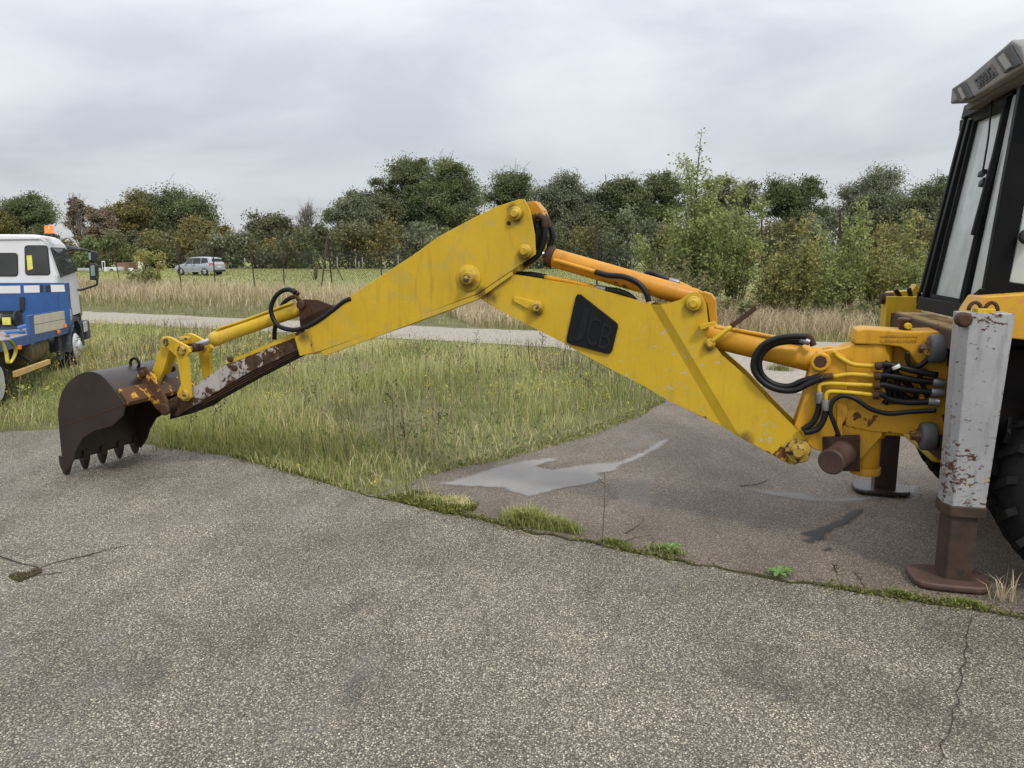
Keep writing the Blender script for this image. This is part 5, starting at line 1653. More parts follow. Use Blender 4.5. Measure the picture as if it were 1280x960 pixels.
carq('door_seam', 'dark_grey', [(0.0, .936, .42), (.02, .936, .42), (.02, .925, 1.05), (0, .925, 1.05)], CLt * .006)
for x in (.75, -.25): carq('door_handle', 'black_plastic', [(x - .1, .935, .93), (x + .1, .935, .93), (x + .1, .93, .97), (x - .1, .93, .97)], CLt * .03)

# ------------------------------------------------------------------ fences
def fpt(u, v):
    p = G(u, v); p.z = gz(p.x, p.y); return p


fence = empty('chain_link_fence', fpt(316, 357), 'long sagging chain link fence on rusty posts between the verge and the field', 'fence')
FP = [(141, 308, 149, 352), (180, 308, 182, 354), (221, 305, 226, 360), (265, 305, 269, 359), (312, 300, 318, 358), (353, 299, 355, 359), (475, 301, 477, 363), (528, 292, 530, 364), (585, 288, 586, 365), (640, 285, 641, 366), (745, 280, 746, 368), (850, 274, 851, 371), (952, 270, 953, 374), (1050, 262, 1051, 377), (1082, 262, 1083, 378), (1150, 256, 1152, 381), (60, 312, 60, 350), (-20, 313, -20, 348)]
FP.sort()
tops = []
for u0, v0, u1, v1 in FP:
    b = fpt(u1, v1); t = on(u0, v0, b, V((0, 1, 0)))
    tops.append((b, t))
    m = MB(); d = V((.9, -.45, 0)).normalized(); pd = V((.45, .9, 0)).normalized()
    w = .055 if u0 < 700 else .075
    m.bar(b - Z * .1, t, d, w, pd, .012); m.bar(b - Z * .1 + d * w * .45 + pd * w * .4, t + d * w * .45 + pd * w * .4, d, .012, pd, w)
    m.build('post', M['rust_post'], fence)
# A-frame strainer post
bA = fpt(405, 357); tA = on(409, 295, bA, V((0, 1, 0)))
for du, dv in ((402, 358), (415, 356)):
    b = fpt(du, dv); m = MB(); m.bar(b, tA, V((1, 0, 0)), .09, V((0, 1, 0)), .07); m.build('strainer_post', M['rust_post'], fence)
b = fpt(429, 352); m = MB(); m.bar(b, bA + (tA - bA) * .75, V((1, 0, 0)), .06, V((0, 1, 0)), .06); m.build('strainer_brace', M['rust_post'], fence)
m = MB(); m.bar(bA + (tA - bA) * .3 + V((-.1, 0, 0)), bA + (tA - bA) * .3 + V((.4, 0, 0)), Z, .06, V((0, 1, 0)), .06); m.build('strainer_brace', M['rust_post'], fence)
# wire mesh panels between neighbouring posts (diagonal wires)
for (b0, t0), (b1, t1) in zip(tops[:-1], tops[1:]):
    if b0.x < -27: continue
    Lx = (b1 - b0).length
    m = MB(); pitch = .17
    H0, H1 = min(2.45, (t0 - b0).length - .15), min(2.45, (t1 - b1).length - .15)
    def P_(s, h):
        t = s / Lx
        hh = H0 + (H1 - H0) * t
        return b0 + (b1 - b0) * t + Z * (h * hh)
    H = (H0 + H1) / 2
    k = -H
    pd = V((.45, .9, 0)).normalized()
    while k < Lx:
        for dr in (1, -1):
            s0, s1 = k, k + H
            h0, h1 = (0.03, 1.0) if dr == 1 else (1.0, .03)
            a0, a1 = max(s0, 0), min(s1, Lx)
            if a1 - a0 > .05:
                f0 = (a0 - s0) / H; f1 = (a1 - s0) / H
                p, q = P_(a0, h0 + (h1 - h0) * f0), P_(a1, h0 + (h1 - h0) * f1)
                sd_ = (q - p).normalized().cross(pd)
                w = .0055
                m.add([p - sd_ * w, p + sd_ * w, q + sd_ * w, q - sd_ * w], [(0, 1, 2, 3)])
        k += pitch
    o = m.build('wire_mesh', M['wire'], fence, recalc=False)
    o['kind'] = 'stuff'
stf = empty('stake_fence', V((-16, 90, gz(-16, 90))), 'row of low pale wooden stakes along the far edge of the green field', 'fence')
for i, u in enumerate([400, 424, 438, 447, 451, 455, 470, 483, 500, 512, 560, 600, 642, 681, 720, 758, 788, 818, 876, 1117, 288, 310, 332, 334]):
    r_ = random.Random(i)
    y = 92 + r_.uniform(-4, 4); x = (u - 640) / FPX * y
    h = r_.uniform(.9, 1.6) * (1.2 if i in (11, 14, 15) else 1)
    b = V((x, y, gz(x, y) - .1)); m = MB(); m.lathe(b, Z + V((r_.uniform(-.05, .05), 0, 0)), [(0, .09), (h, .075), (h + .08, .03)], 6); m.build('stake', M['stake'], stf)

# small structures far behind the truck
def at(u, v, d):
    x = (u - 640) / FPX * d * 1.0
    p = on(u, v, V((0, d, 0)), V((0, 1, 0))); return p


def slab(name, label, cat, u0, u1, v0, v1, d, mat, th=.15, parent=None):
    a, b = at(u0, v1, d), at(u1, v0, d)
    base = V((a.x, d, gz(a.x, d)))
    m = MB(); m.prism([V((a.x, d, base.z)), V((b.x, d, base.z)), V((b.x, d, b.z)), V((a.x, d, b.z))], V((0, th, 0)))
    if parent: return m.build(name, M[mat], parent, bevel=.01)
    return setp(m.build(name, M[mat], None, bevel=.02, loc=base), label, cat)


pf = empty('panel_fence', V((-46, 82, gz(0, 82))), 'grey boarded panel fence seen past the truck mirrors', 'fence')
for k in range(5): slab('panel', None, None, 98 + k * 5.6, 103 + k * 5.6, 335, 346, 82 + .1 * (k % 2), 'shed', .08, pf)
slab('concrete_pillar', 'short white square pillar left of the small brown shelter', 'pillar', 130.5, 134, 334, 346, 80, 'white', .3)
wt_ = empty('site_container', V((at(135, 346, 84).x, 84, gz(0, 84))), 'low white site container behind the leaning fence post', 'container')
slab('container_wall', None, None, 134.5, 145, 334, 341, 84, 'white', 2.0, wt_)
slab('container_window', None, None, 137, 141, 336, 338.5, 83.97, 'black_plastic', .02, wt_)
sh = empty('timber_shelter', V((at(147, 346, 86).x, 86, gz(0, 86))), 'small brown open timber shelter with a flat roof near the hedge', 'shelter')
for u in (147, 151, 156, 159): slab('post', None, None, u, u + .8, 331, 344, 86, 'shed_wood', .15, sh)
slab('flat_roof', None, None, 145.5, 160.5, 328.3, 330.2, 85.8, 'shed_wood', 2.2, sh)
slab('back_board', None, None, 147, 160, 337, 344, 88, 'dark_grey', .1, sh)
slab('white_board', 'white upright board right of the brown timber shelter', 'board', 161.5, 166, 335, 346, 78, 'white', .12)
slab('gate_post', 'tall pale gate post half hidden by the yellowing bush', 'gate post', 173.5, 176.2, 324, 346, 70, 'number_plate', .25)
slab('pale_sheet', 'pale weathered sheet standing behind the yellowing bush', 'sheet', 176.6, 180.5, 325, 344, 71, 'stake', .1)
lp_ = empty('lamp_post', V((at(129.8, 346, 88).x, 88, gz(0, 88))), 'slim grey lamp post with a pale head near the site container', 'lamp post')
slab('pole', None, None, 129.5, 130.1, 327.5, 346, 88, 'stake', .06, lp_); slab('lamp_head', None, None, 127, 130.1, 326.2, 327.8, 88, 'white', .2, lp_)
bpy.context.view_layer.update()

# ------------------------------------------------------------------ trees
def tree(name, label, u, vtop, hw, d, kind, seed, base_v=None, group='trees along the far side of the field', density=1.0, crown_low=.22, bare=0.0, trunk_mat='bark', leaf=.165, lean=0.0, round_=1.0):
    """tapered trunk, limbs to every clump, crown of many leaf clumps; all in real metres at its own distance"""
    r = np.random.default_rng(seed)
    x = (u - 640) / FPX * d; y = d
    z0 = gz(x, y)
    ztop = 2.1 + (320 - vtop) * d / FPX * 1.0
    Ht = ztop - z0
    R = hw / FPX * d
    base = V((x, y, z0))
    t = empty(name, base, label, 'tree', group)
    tr = MB()
    # an uneven egg of clumps reaching low down, with unequal lobes breaking its outline
    nc = int(74 * density) + 16
    lo = Ht * crown_low
    lobes = []
    for k in range(int(r.integers(5, 9))):
        a = r.uniform(0, 2 * np.pi); rl = R * r.uniform(.22, .40); h = r.uniform(.45, .97)
        q = R * (1.0 - .75 * max(0, h - .5) * 2) * r.uniform(.45, .95)
        lobes.append((np.array([np.cos(a) * q, np.sin(a) * q * .8, min(h * Ht, Ht - rl)]), rl))
    lobes.append((np.array([r.uniform(-.2, .2) * R, 0, Ht - R * .3]), R * .32))
    cs = []
    for i in range(nc):
        for _ in range(20):
            dv = r.normal(size=3); dv /= np.linalg.norm(dv)
            if r.random() < .46:
                h = r.uniform(.10, .86)
                prof = .80 * (1 - abs(h - .36) ** 2.2 * 2.0)
                c = np.array([dv[0] * R * prof * r.uniform(.2, 1.1), dv[1] * R * prof * .9, lo + (Ht - lo) * h])
            else:
                lc, lr = lobes[r.integers(len(lobes))]
                c = lc + dv * lr * r.uniform(.3, 1.0)
                c[2] = np.clip(c[2], lo * .7, Ht * .98)
            if all(np.linalg.norm(c - q) > R * .13 for q in cs): break
        cs.append(c)
    cs = np.array(cs)
    # trunk
    top = np.array([lean * Ht * .3, 0, Ht * .72])
    path = [V((0, 0, -.2)), V((r.normal() * .1, r.normal() * .1, Ht * .2)), V((lean * Ht * .1 + r.normal() * .2, r.normal() * .2, Ht * .45)), V(tuple(top))]
    rt = Ht * .022 + .05
    tr.tube([base + p for p in path], rt, 8, 4, rt * .25)
    for c in cs:
        h0 = max(Ht * .18, c[2] * r.uniform(.45, .8)); f = h0 / (Ht * .72)
        s = np.array([lean * Ht * .3 * f * f, 0, h0])
        mid = s * .45 + c * .55 + np.array([r.normal() * .1 * R, r.normal() * .1 * R, .10 * R])
        tr.tube([base + V(tuple(s)), base + V(tuple(mid)), base + V(tuple(c))], rt * .32, 5, 3, .03)
        if bare > 0 or r.random() < .5:
            for _ in range(2 + int(4 * bare)):
                e = c + (r.normal(size=3) * R * .26 + np.array([0, 0, .12 * R])) * (1 if bare >= .6 else .45)
                tr.tube([base + V(tuple(mid)), base + V(tuple((c + e) / 2 + r.normal(size=3) * .1 * R)), base + V(tuple(e))], rt * .12, 4, 2, .015)
    tr.build('trunk', M[trunk_mat], t)
    if bare >= 1: return t
    P, S, T = [], [], []
    for c in cs:
        n = int(r.uniform(110, 330) * (1 - bare) * (.75 + .5 * density))
        rc = R * r.uniform(.08, .26)
        dd = r.normal(size=(n, 3)); dd /= np.linalg.norm(dd, axis=1)[:, None]
        rad = rc * np.clip(np.abs(r.normal(.66, .40, n)), 0, 1.6)
        p = c + dd * rad[:, None] * np.array([1.15, 1.15, .75])
        p[:, 2] = np.maximum(p[:, 2], lo * .5)
        P.append(p); S.append(r.uniform(.6, 1.25, n) * leaf); T.append(np.clip(r.normal(r.uniform(.25, .75), .2, n), 0, 1))
    me = leaves_mesh('crown', np.concatenate(P), np.concatenate(S), np.concatenate(T), LEAF[kind])
    linkmesh('crown', me, t)
    return t


TREES = [
    ('oak_tree', 'tan green tree at the far left edge above the truck roof', -8, 252, 34, 118, 'olive', 1.0, .2, 0),
    ('oak_tree', 'dark green oak directly above the amber beacon', 44, 241, 38, 122, 'dark', 1.2, .2, 0),
    ('birch_tree', 'thin half bare birch just right of the dark oak above the truck', 110, 248, 17, 112, 'brown', .6, .25, .72),
    ('ash_tree', 'brownish small tree left of the big rounded oak', 135, 262, 20, 110, 'brown', .9, .15, .35),
    ('oak_tree', 'left half of the rounded oak pair, green brown and slightly lower', 176, 244, 36, 116, 'olive', 1.2, .15, 0),
    ('oak_tree', 'big rounded dark oak above and left of the parked car', 234, 241, 52, 120, 'dark', 1.6, .15, 0),
    ('oak_tree', 'low olive tree just above the parked car', 256, 276, 34, 104, 'olive', 1.0, .12, 0),
    ('oak_tree', 'lone small dark tree between the parked car and the bare tree', 346, 271, 40, 112, 'hedge', 1.1, .15, .1),
    ('dead_tree', 'leafless dead tree with forked bare branches', 388, 257, 20, 104, 'brown', .7, .3, 1.0),
    ('willow_tree', 'grey green tree left of the tall oaks', 440, 243, 38, 112, 'greygreen', 1.2, .12, 0),
    ('oak_tree', 'mid height dark tree at the left foot of the tall oaks', 478, 249, 36, 116, 'hedge', 1.1, .15, 0),
    ('oak_tree', 'tallest dark oak in the middle of the hedgerow', 517, 204, 42, 124, 'dark', 1.5, .2, 0),
    ('ash_tree', 'broad lighter green ash right of the tallest oak', 568, 205, 44, 118, 'mid', 1.6, .2, .1),
    ('oak_tree', 'dark tree showing above the top of the digger arm', 640, 216, 42, 122, 'dark', 1.1, .2, .1),
    ('willow_tree', 'grey green tree right of the digger elbow', 699, 224, 44, 114, 'greygreen', 1.4, .15, .05),
    ('oak_tree', 'compact dark oak with sky gaps left of the saplings', 768, 224, 44, 116, 'dark', 1.2, .2, .1),
    ('oak_tree', 'dark green tree right behind the leafy sapling', 822, 217, 44, 118, 'dark', 1.1, .18, 0),
    ('ash_tree', 'mid green tree half hidden behind the tallest sapling', 905, 228, 46, 118, 'hedge', 1.2, .18, .1),
    ('oak_tree', 'dark round topped tree right of the saplings', 985, 227, 46, 120, 'dark', 1.2, .18, .15),
    ('ash_tree', 'wide grey green tree left of the digger cab', 1078, 215, 52, 118, 'greygreen', 1.4, .18, .2),
    ('oak_tree', 'dark thin crowned tree next to the digger cab', 1148, 226, 46, 116, 'dark', 1.1, .18, .25),
    ('oak_tree', 'dark tree seen through the windows of the digger cab', 1225, 228, 36, 118, 'dark', 1.1, .18, .1),
]
for i, (nm, lb, u, vt, hw, d, kd, den, cl, br) in enumerate(TREES):
    if br < .6: hw, cl, den = hw * 1.2, cl * .4, den * 1.25
    tree(nm, lb, u, vt, hw, d, kd, 100 + i, density=den, crown_low=cl, bare=br, trunk_mat='pale_bark' if nm in ('birch_tree', 'dead_tree', 'ash_tree') else 'bark')

# hedgerow of low trees and bushes under them: one thing each
HB_ = []
r0 = random.Random(5)
u = -60
kinds = ['hedge', 'olive', 'hedge', 'greygreen', 'hedge', 'olive', 'mid', 'hedge']
while u < 1300:
    HB_.append((u, r0.uniform(*((286, 303) if u < 410 else (270, 292) if u < 610 else (256, 286))), r0.uniform(26, 40), r0.uniform(94, 101), kinds[len(HB_) % 8]))
    u += r0.uniform(26, 36)
HDESC = {'hedge': 'dark green', 'olive': 'olive brown', 'greygreen': 'grey green', 'mid': 'fresher green'}


def bush(name, label, x, y, Ht, R, kind, seed, n=2600, leaf=.2, group=None, flat=.85, cat='bush', stems=True):
    r = np.random.default_rng(seed)
    z0 = gz(x, y)
    base = V((x, y, z0))
    t = empty(name, base, label, cat, group)
    k = 12
    cs = np.stack([r.normal(0, .5, k) * R, r.normal(0, .45, k) * R, r.uniform(.12, .85, k) * Ht], 1)
    pick = r.integers(0, k, n)
    dd = r.normal(size=(n, 3)); dd /= np.linalg.norm(dd, axis=1)[:, None]
    rc = r.uniform(.28, .5, k)[pick] * min(R, Ht * .8)
    p = cs[pick] + dd * (rc * r.uniform(.3, 1.05, n))[:, None]
    p[:, 2] = np.clip(p[:, 2], .03, Ht * 1.03)
    tv = np.clip(r.normal(r.uniform(.25, .75, k)[pick], .2), 0, 1)
    if stems:
        m = MB()
        for c in cs: m.tube([base + V((c[0] * .2, c[1] * .2, -.1)), base + V((c[0] * .7, c[1] * .7, c[2] * .5)), base + V(tuple(c))], .03 + Ht * .008, 5, 2, .012)
        m.build('stems', M['bark'], t)
    linkmesh('foliage', leaves_mesh('foliage', p, r.uniform(.6, 1.25, n) * leaf, tv, LEAF[kind]), t)
    return t


ANCH = [(20, 'behind the truck cab'), (150, 'behind the brown shelter'), (215, 'behind the front of the parked car'), (285, 'behind the tail of the parked car'), (345, 'below the lone dark tree'), (388, 'below the dead tree'),
        (440, 'below the grey green willow'), (515, 'below the tallest oak'), (590, 'seen over the digger dipper'), (650, 'behind the digger elbow'), (720, 'over the orange ram'), (775, 'below the compact dark oak'),
        (850, 'behind the leafy saplings'), (960, 'behind the post right of the saplings'), (1050, 'behind the yellowing shrubs'), (1130, 'left of the digger cab'), (1230, 'behind the digger cab')]
used = {}
for i, (u, vt, hw, d, kd) in enumerate(HB_):
    x = (u - 640) / FPX * d
    Ht = 2.1 + (320 - vt) * d / FPX - gz(x, d)
    opts = sorted(ANCH, key=lambda q: abs(q[0] - u))
    a = next((q[1] for q in opts[:4] if used.get((kd, q[1]), 0) < 1), None)
    lab = '%s hedgerow bush %s' % (HDESC[kd], a) if a else '%s hedgerow bush %s the one %s' % (HDESC[kd], 'left of' if u < opts[0][0] else 'right of', opts[0][1])
    used[(kd, a)] = 1
    bush('hedgerow_bush', lab, x, d, Ht, hw / FPX * d, kd, 300 + i, 3200, .2, 'bushes of the hedgerow behind the field')

# bramble and yellowing bush on the fence at the left
p = fpt(190, 357)
bush('bramble_bush', 'yellowing bush climbing the rusty fence posts left of the parked car', p.x, p.y, 2.6, 1.1, 'yellowing', 41, 1500, .10)
p = fpt(168, 357)
bush('bramble_bush', 'low brown bramble bush at the foot of the leaning post', p.x - .6, p.y + 3, 1.2, 1.3, 'bramble', 42, 900, .10)
p = fpt(395, 352)
bush('climbing_plant', 'thin yellow green climber beside the rusty strainer post', p.x, p.y, 2.7, .35, 'yellowing', 43, 260, .08, cat='plant')

# saplings and shrubs on the verge at the right
def sapling(name, label, u, bv, vtop, hw, kind, seed, nst=9, leaves=2600, leaf=.055, top_thin=.25, group='saplings on the verge', cat='sapling'):
    r = np.random.default_rng(seed)
    b = fpt(u, bv)
    Ht = 2.1 + (320 - vtop) * (b.y * cT + .3) / FPX
    R = hw / FPX * b.y
    t = empty(name, b, label, cat, group)
    m = MB(); P, T, S = [], [], []
    lines = []
    for k in range(nst):
        lead = k == 0
        a = r.uniform(0, 6.28); h = Ht * (1.0 if lead else r.uniform(.45, .86))
        sp = 0.10 * R if lead else R * r.uniform(.25, .95)
        bx, by = (np.cos(a) * sp, np.sin(a) * sp)
        q = [V((bx * .08, by * .08, -.1)), V((bx * .45 + r.normal() * .08, by * .45, h * .4)), V((bx * .85 + r.normal() * .1, by * .85, h * .75)), V((bx + r.normal() * .12, by, h))]
        m.tube([b + p for p in q], .016 + .005 * Ht * (2 if lead else 1), 5, 4, .004)
        lines.append(q)
        for j in range(int(7 + h * 2.2)):
            f = r.uniform(.18, .97)
            i0 = min(2, int(f * 3)); g = f * 3 - i0
            s = q[i0] * (1 - g) + q[i0 + 1] * g
            al = r.uniform(0, 6.28); ln = (.38 + .55 * (1 - f)) * R * .75 * r.uniform(.35, 1.1) + .14
            e = s + V((np.cos(al) * ln, np.sin(al) * ln * .9, ln * r.uniform(.25, .9)))
            m.tube([b + s, b + (s + e) / 2 + V((0, 0, .04 * ln)), b + e], .007, 4, 2, .003)
            lines.append([s, s * .66 + e * .34, s * .33 + e * .67, e])
    m.build('trunk', M['stem'], t)
    w = np.array([(q[3] - q[0]).length for q in lines]); w /= w.sum()
    leaves = int(leaves * 1.25); leaf *= .82
    pick = r.choice(len(lines), leaves, p=w)
    f = r.uniform(.12, 1, leaves) ** .8
    A = np.array([[tuple(p) for p in q] for q in lines])
    i0 = np.minimum(2, (f * 3).astype(int)); g = (f * 3 - i0)[:, None]
    p = A[pick, i0] * (1 - g) + A[pick, i0 + 1] * g + r.normal(0, .085, (leaves, 3))
    p[:, 2] = np.maximum(p[:, 2], .05)
    tv = np.clip(r.normal(.5, .25, leaves) + (p[:, 2] / Ht - .5) * .2, 0, 1)
    linkmesh('foliage', leaves_mesh('foliage', p, r.uniform(.6, 1.3, leaves) * leaf, tv, LEAF[kind]), t)
    return t


SAP = [
    ('sapling', 'tallest sapling with a thin open top against the sky', 868, 395, 170, 34, 'sapling', 8, 3600, .06),
    ('sapling', 'bushy green sapling left of the tallest one', 838, 392, 262, 44, 'sapling', 12, 4800, .07),
    ('sapling', 'bushy green sapling in front of the tallest one', 880, 396, 218, 42, 'sapling', 12, 5600, .07),
    ('sapling', 'bushy sapling right of the tallest one beside the rusty post', 920, 394, 232, 36, 'sapling', 11, 4600, .07),
    ('shrub', 'low yellow brown shrub between the rusty post and the saplings', 965, 402, 300, 36, 'yellowing', 10, 3000, .06),
    ('sapling', 'yellowing upright sapling above the digger lever', 1000, 404, 276, 26, 'yellowing', 9, 2800, .06),
    ('shrub', 'green shrub with a brown base right of the yellowing sapling', 1028, 402, 292, 34, 'sapling', 10, 3200, .06),
    ('sapling', 'slender green sapling left of the wide yellow shrub', 1056, 400, 254, 26, 'sapling', 9, 3000, .065),
    ('shrub', 'wide yellow green shrub below the grey green tree', 1090, 398, 282, 36, 'yellowing', 11, 3600, .065),
    ('sapling', 'leggy yellow leaved sapling beside the digger cab', 1135, 396, 268, 30, 'yellowing', 9, 3000, .065),
    ('shrub', 'green shrub low beside the yellow loader upright', 1150, 402, 310, 32, 'sapling', 10, 2600, .065),
    ('shrub', 'low dark green shrub under the bushy left sapling', 850, 400, 330, 50, 'bramble', 10, 2800, .07),
]
for i, (nm, lb, u, bv, vt, hw, kd, ns, nl, lf) in enumerate(SAP):
    sapling(nm, lb, u, bv, vt, hw, kd, 500 + i, ns, nl, lf, group='saplings and shrubs on the verge', cat='shrub' if nm == 'shrub' else 'sapling')
for i, (u, v, h, R, kd, lb) in enumerate([(905, 410, .8, 1.3, 'bramble', 'tangled bramble bush under the tallest sapling'), (1065, 408, .75, 1.3, 'bramble', 'green bramble bush above the kingpost')]):
    p = fpt(u, v)
    bush('bramble_bush', lb, p.x, p.y, h, R, kd, 640 + i, 1500, .075, 'bramble bushes on the verge')

# ------------------------------------------------------------------ grass
meadow = [tuple(p)[:2] for p in jw[:11]] + [tuple(G(570, 645))[:2], tuple(G(540, 622))[:2]] + [tuple(G(u, v))[:2] for u, v in [(505, 608), (560, 588), (640, 572), (720, 552), (800, 522), (838, 498), (852, 478), (846, 462)]] + [tuple(G(u, v))[:2] for u, v in [(780, 449), (690, 437), (470, 424), (300, 415), (140, 407), (-60, 399), (-420, 396)]] + [(-14, 11)]
def grass(name, poly, n, hfun, wmul, leanr, tfun, mat, zoff=0.0, keep=None, wmin=.004):
    x, y = scatter(poly, n)
    k = inview(x, y)
    x, y = x[k], y[k]
    if keep is not None:
        k = rng.uniform(0, 1, len(x)) < keep(x, y); x, y = x[k], y[k]
    d = np.hypot(x, y)
    h = hfun(x, y) * rng.uniform(.55, 1.25, len(x))
    w = np.maximum(wmin * 1.5, d * .00055) * wmul * rng.uniform(.7, 1.3, len(x))
    z = np.array([gz(a, b) for a, b in zip(x, y)]) + zoff - .01 if y.max() > 50 else np.full(len(x), zoff - .008)
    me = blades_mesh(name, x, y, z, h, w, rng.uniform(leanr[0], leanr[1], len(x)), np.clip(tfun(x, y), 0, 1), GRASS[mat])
    return setp(linkmesh(name, me), kind='stuff')


JL = [tuple(p)[:2] for p in jw[:12]]
FL = [tuple(G(*p))[:2] for p in FEDGE]
RL = [tuple(G(u, v))[:2] for u, v in [(-420, 396), (140, 407), (300, 415), (470, 424), (690, 437), (780, 449), (860, 464)]]


def edge_low(x, y):
    return np.clip(np.minimum(edge_d(x, y, FL) / .7, np.minimum(edge_d(x, y, JL) / .35, edge_d(x, y, RL) / 1.5)), 0, 1)


grass('meadow_grass', meadow, 230000, lambda x, y: (.085 + .16 * edge_low(x, y)) * (.75 + .75 * lump(x, y, 1.8, 3)).clip(.2, 1.7), 1.15, (.15, .95),
      lambda x, y: .50 + .40 * lump(x, y, 1.2, 5) + rng.normal(0, .2, len(x)), 'green', keep=lambda x, y: np.clip(edge_d(x, y, RL) / 1.5 + .8 * lump(x, y, 1.1, 6) + .15, .08, 1))
grass('tall_meadow_grass', meadow, 60000, lambda x, y: (.14 + .25 * edge_low(x, y)), .9, (.15, .85),
      lambda x, y: .60 + .28 * lump(x, y, .9, 8) + rng.normal(0, .15, len(x)), 'green', keep=lambda x, y: (.15 + .85 * (lump(x, y, .9, 9) > .1)) * edge_low(x, y))
lushpoly = [tuple(G(u, v))[:2] for u, v in [(190, 566), (205, 562), (290, 573), (390, 601), (430, 613), (500, 630), (560, 640), (520, 606), (470, 560), (380, 520), (280, 500), (215, 520)]]
grass('lush_meadow_grass', lushpoly, 26000, lambda x, y: .09 + .22 * np.clip(edge_d(x, y, JL) / .5, .1, 1), 1.3, (.15, .85),
      lambda x, y: .58 + .30 * lump(x, y, 1.6, 12) + rng.normal(0, .2, len(x)), 'lush', keep=lambda x, y: np.clip(1.15 - edge_d(x, y, JL) / 1.6 + .5 * lump(x, y, 1.5, 14), 0, 1) * np.clip(edge_d(x, y, FL) / 1.5, 0, 1))
grass('dry_meadow_stalks', meadow, 18000, lambda x, y: .2 + .27 * edge_low(x, y), .7, (.05, .5),
      lambda x, y: .45 + rng.normal(0, .22, len(x)), 'tan', keep=lambda x, y: (.25 + .75 * (lump(x, y, .7, 15) > 0)) * edge_low(x, y))
grass('grey_weeds', meadow, 30000, lambda x, y: .22 + .26 * edge_low(x, y), 1.0, (.02, .35),
      lambda x, y: .4 + rng.normal(0, .22, len(x)), 'weed', keep=lambda x, y: (.1 + .9 * (lump(x, y, .6, 17) > .1)) * edge_low(x, y))
# yellow flowers and brown seed heads as tiny leaf faces
def heads(name, n, mat, size, zlo, zhi, keep=None):
    x, y = scatter(meadow, n); k = inview(x, y); x, y = x[k], y[k]
    if keep is not None:
        k = rng.uniform(0, 1, len(x)) < keep(x, y); x, y = x[k], y[k]
    m_ = 3
    z = rng.uniform(zlo, zhi, len(x)) * (.35 + .65 * edge_low(x, y))
    p = np.repeat(np.stack([x, y, z], 1), m_, 0) + rng.normal(0, .022, (len(x) * m_, 3))
    me = leaves_mesh(name, p, rng.uniform(.6, 1.3, len(p)) * size, rng.uniform(0, 1, len(p)), GRASS[mat])
    return setp(linkmesh(name, me), kind='stuff')


heads('yellow_flowers', 8000, 'flower', .0145, .22, .44, lambda x, y: .12 + .88 * ((y > 9.5) & (lump(x, y, .8, 21) > -.2)))
heads('brown_seed_heads', 5000, 'weed', .012, .28, .55, lambda x, y: .2 + .8 * (lump(x, y, .7, 23) > .1))
# leafy broad weeds low down
x, y = scatter(meadow, 70000); k = inview(x, y); x, y = x[k], y[k]
k = rng.uniform(0, 1, len(x)) < np.clip(.12 + 1.6 * (lump(x, y, 1.7, 27) - .15), .1, 1); x, y = x[k], y[k]
p = np.stack([x, y, rng.uniform(.03, .30, len(x)) * (.3 + .7 * edge_low(x, y))], 1)
setp(linkmesh('broad_leaf_weeds', leaves_mesh('broad_leaf_weeds', p, rng.uniform(.5, 1.3, len(p)) * .030, np.clip(.3 + .3 * lump(x, y, 1.0, 25) + rng.normal(0, .18, len(p)), 0, 1), LEAF['sapling'])), kind='stuff')

# verge beyond the gravel road: green near the road, tall dry grass towards the fence
RF = [(-70, 58)] + [tuple(G(u, v))[:2] for u, v in [(-120, 382), (110, 389.5), (300, 398), (503, 407), (665, 413.5), (920, 425), (1060, 428)]] + [(38, 4)]
verge = RF + [(60, 8), (24, 27), (10, 34), (0, 39.5), (-12, 44.5), (-24.9, 51), (-44, 62), (-80, 84)]
grass('verge_grass', verge, 150000, lambda x, y: .20 + .22 * np.clip(edge_d(x, y, RF) / 6, 0, 1), 1.6, (.1, .7),
      lambda x, y: .52 + .28 * lump(x, y, .5, 31) + rng.normal(0, .17, len(x)), 'vergegreen', keep=lambda x, y: np.clip(1.25 - edge_d(x, y, RF) / 10, .15, 1))
grass('tall_dry_grass', verge, 130000, lambda x, y: .35 + .45 * np.clip((edge_d(x, y, RF) - 2) / 6, 0, 1) + .12 * lump(x, y, .4, 33), 1.5, (.1, .7),
      lambda x, y: .45 + .25 * lump(x, y, .3, 35) + rng.normal(0, .18, len(x)), 'tan', keep=lambda x, y: np.clip((edge_d(x, y, RF) - 1.8 + lump(x, y, .4, 36)) / 5, .02, 1))
rpoly = [tuple(G(u, v))[:2] for u, v in [(600, 411), (760, 418), (920, 426), (1060, 429)]] + [(16, 11.5), (22, 18), (12, 27), (4, 31), (-3, 30)]
grass('dry_verge_grass', rpoly, 60000, lambda x, y: .30 + .35 * np.clip(edge_d(x, y, RF) / 3, 0, 1) + .1 * lump(x, y, .8, 37), 1.2, (.15, .9),
      lambda x, y: .5 + .25 * lump(x, y, .6, 38) + rng.normal(0, .2, len(x)), 'tan', keep=lambda x, y: np.clip(edge_d(x, y, RF) / 1.6 + .3 * lump(x, y, .9, 39), .05, 1))
grass('near_verge_grass', rpoly, 50000, lambda x, y: .14 + .16 * np.clip(edge_d(x, y, RF) / 2, 0, 1), 1.3, (.1, .8),
      lambda x, y: .5 + .25 * lump(x, y, .6, 44) + rng.normal(0, .2, len(x)), 'vergegreen')
# field grass
fpoly = [(-80, 84), (-44, 62), (-24.9, 51), (-12, 44.5), (0, 39.5), (10, 34), (24, 27), (60, 20), (75, 90), (-85, 90)]
grass('field_grass', fpoly, 60000, lambda x, y: np.full(len(x), .16), 2.6, (.1, .6), lambda x, y: .5 + .2 * lump(x, y, .15, 41) + rng.normal(0, .15, len(x)), 'field', zoff=.0)
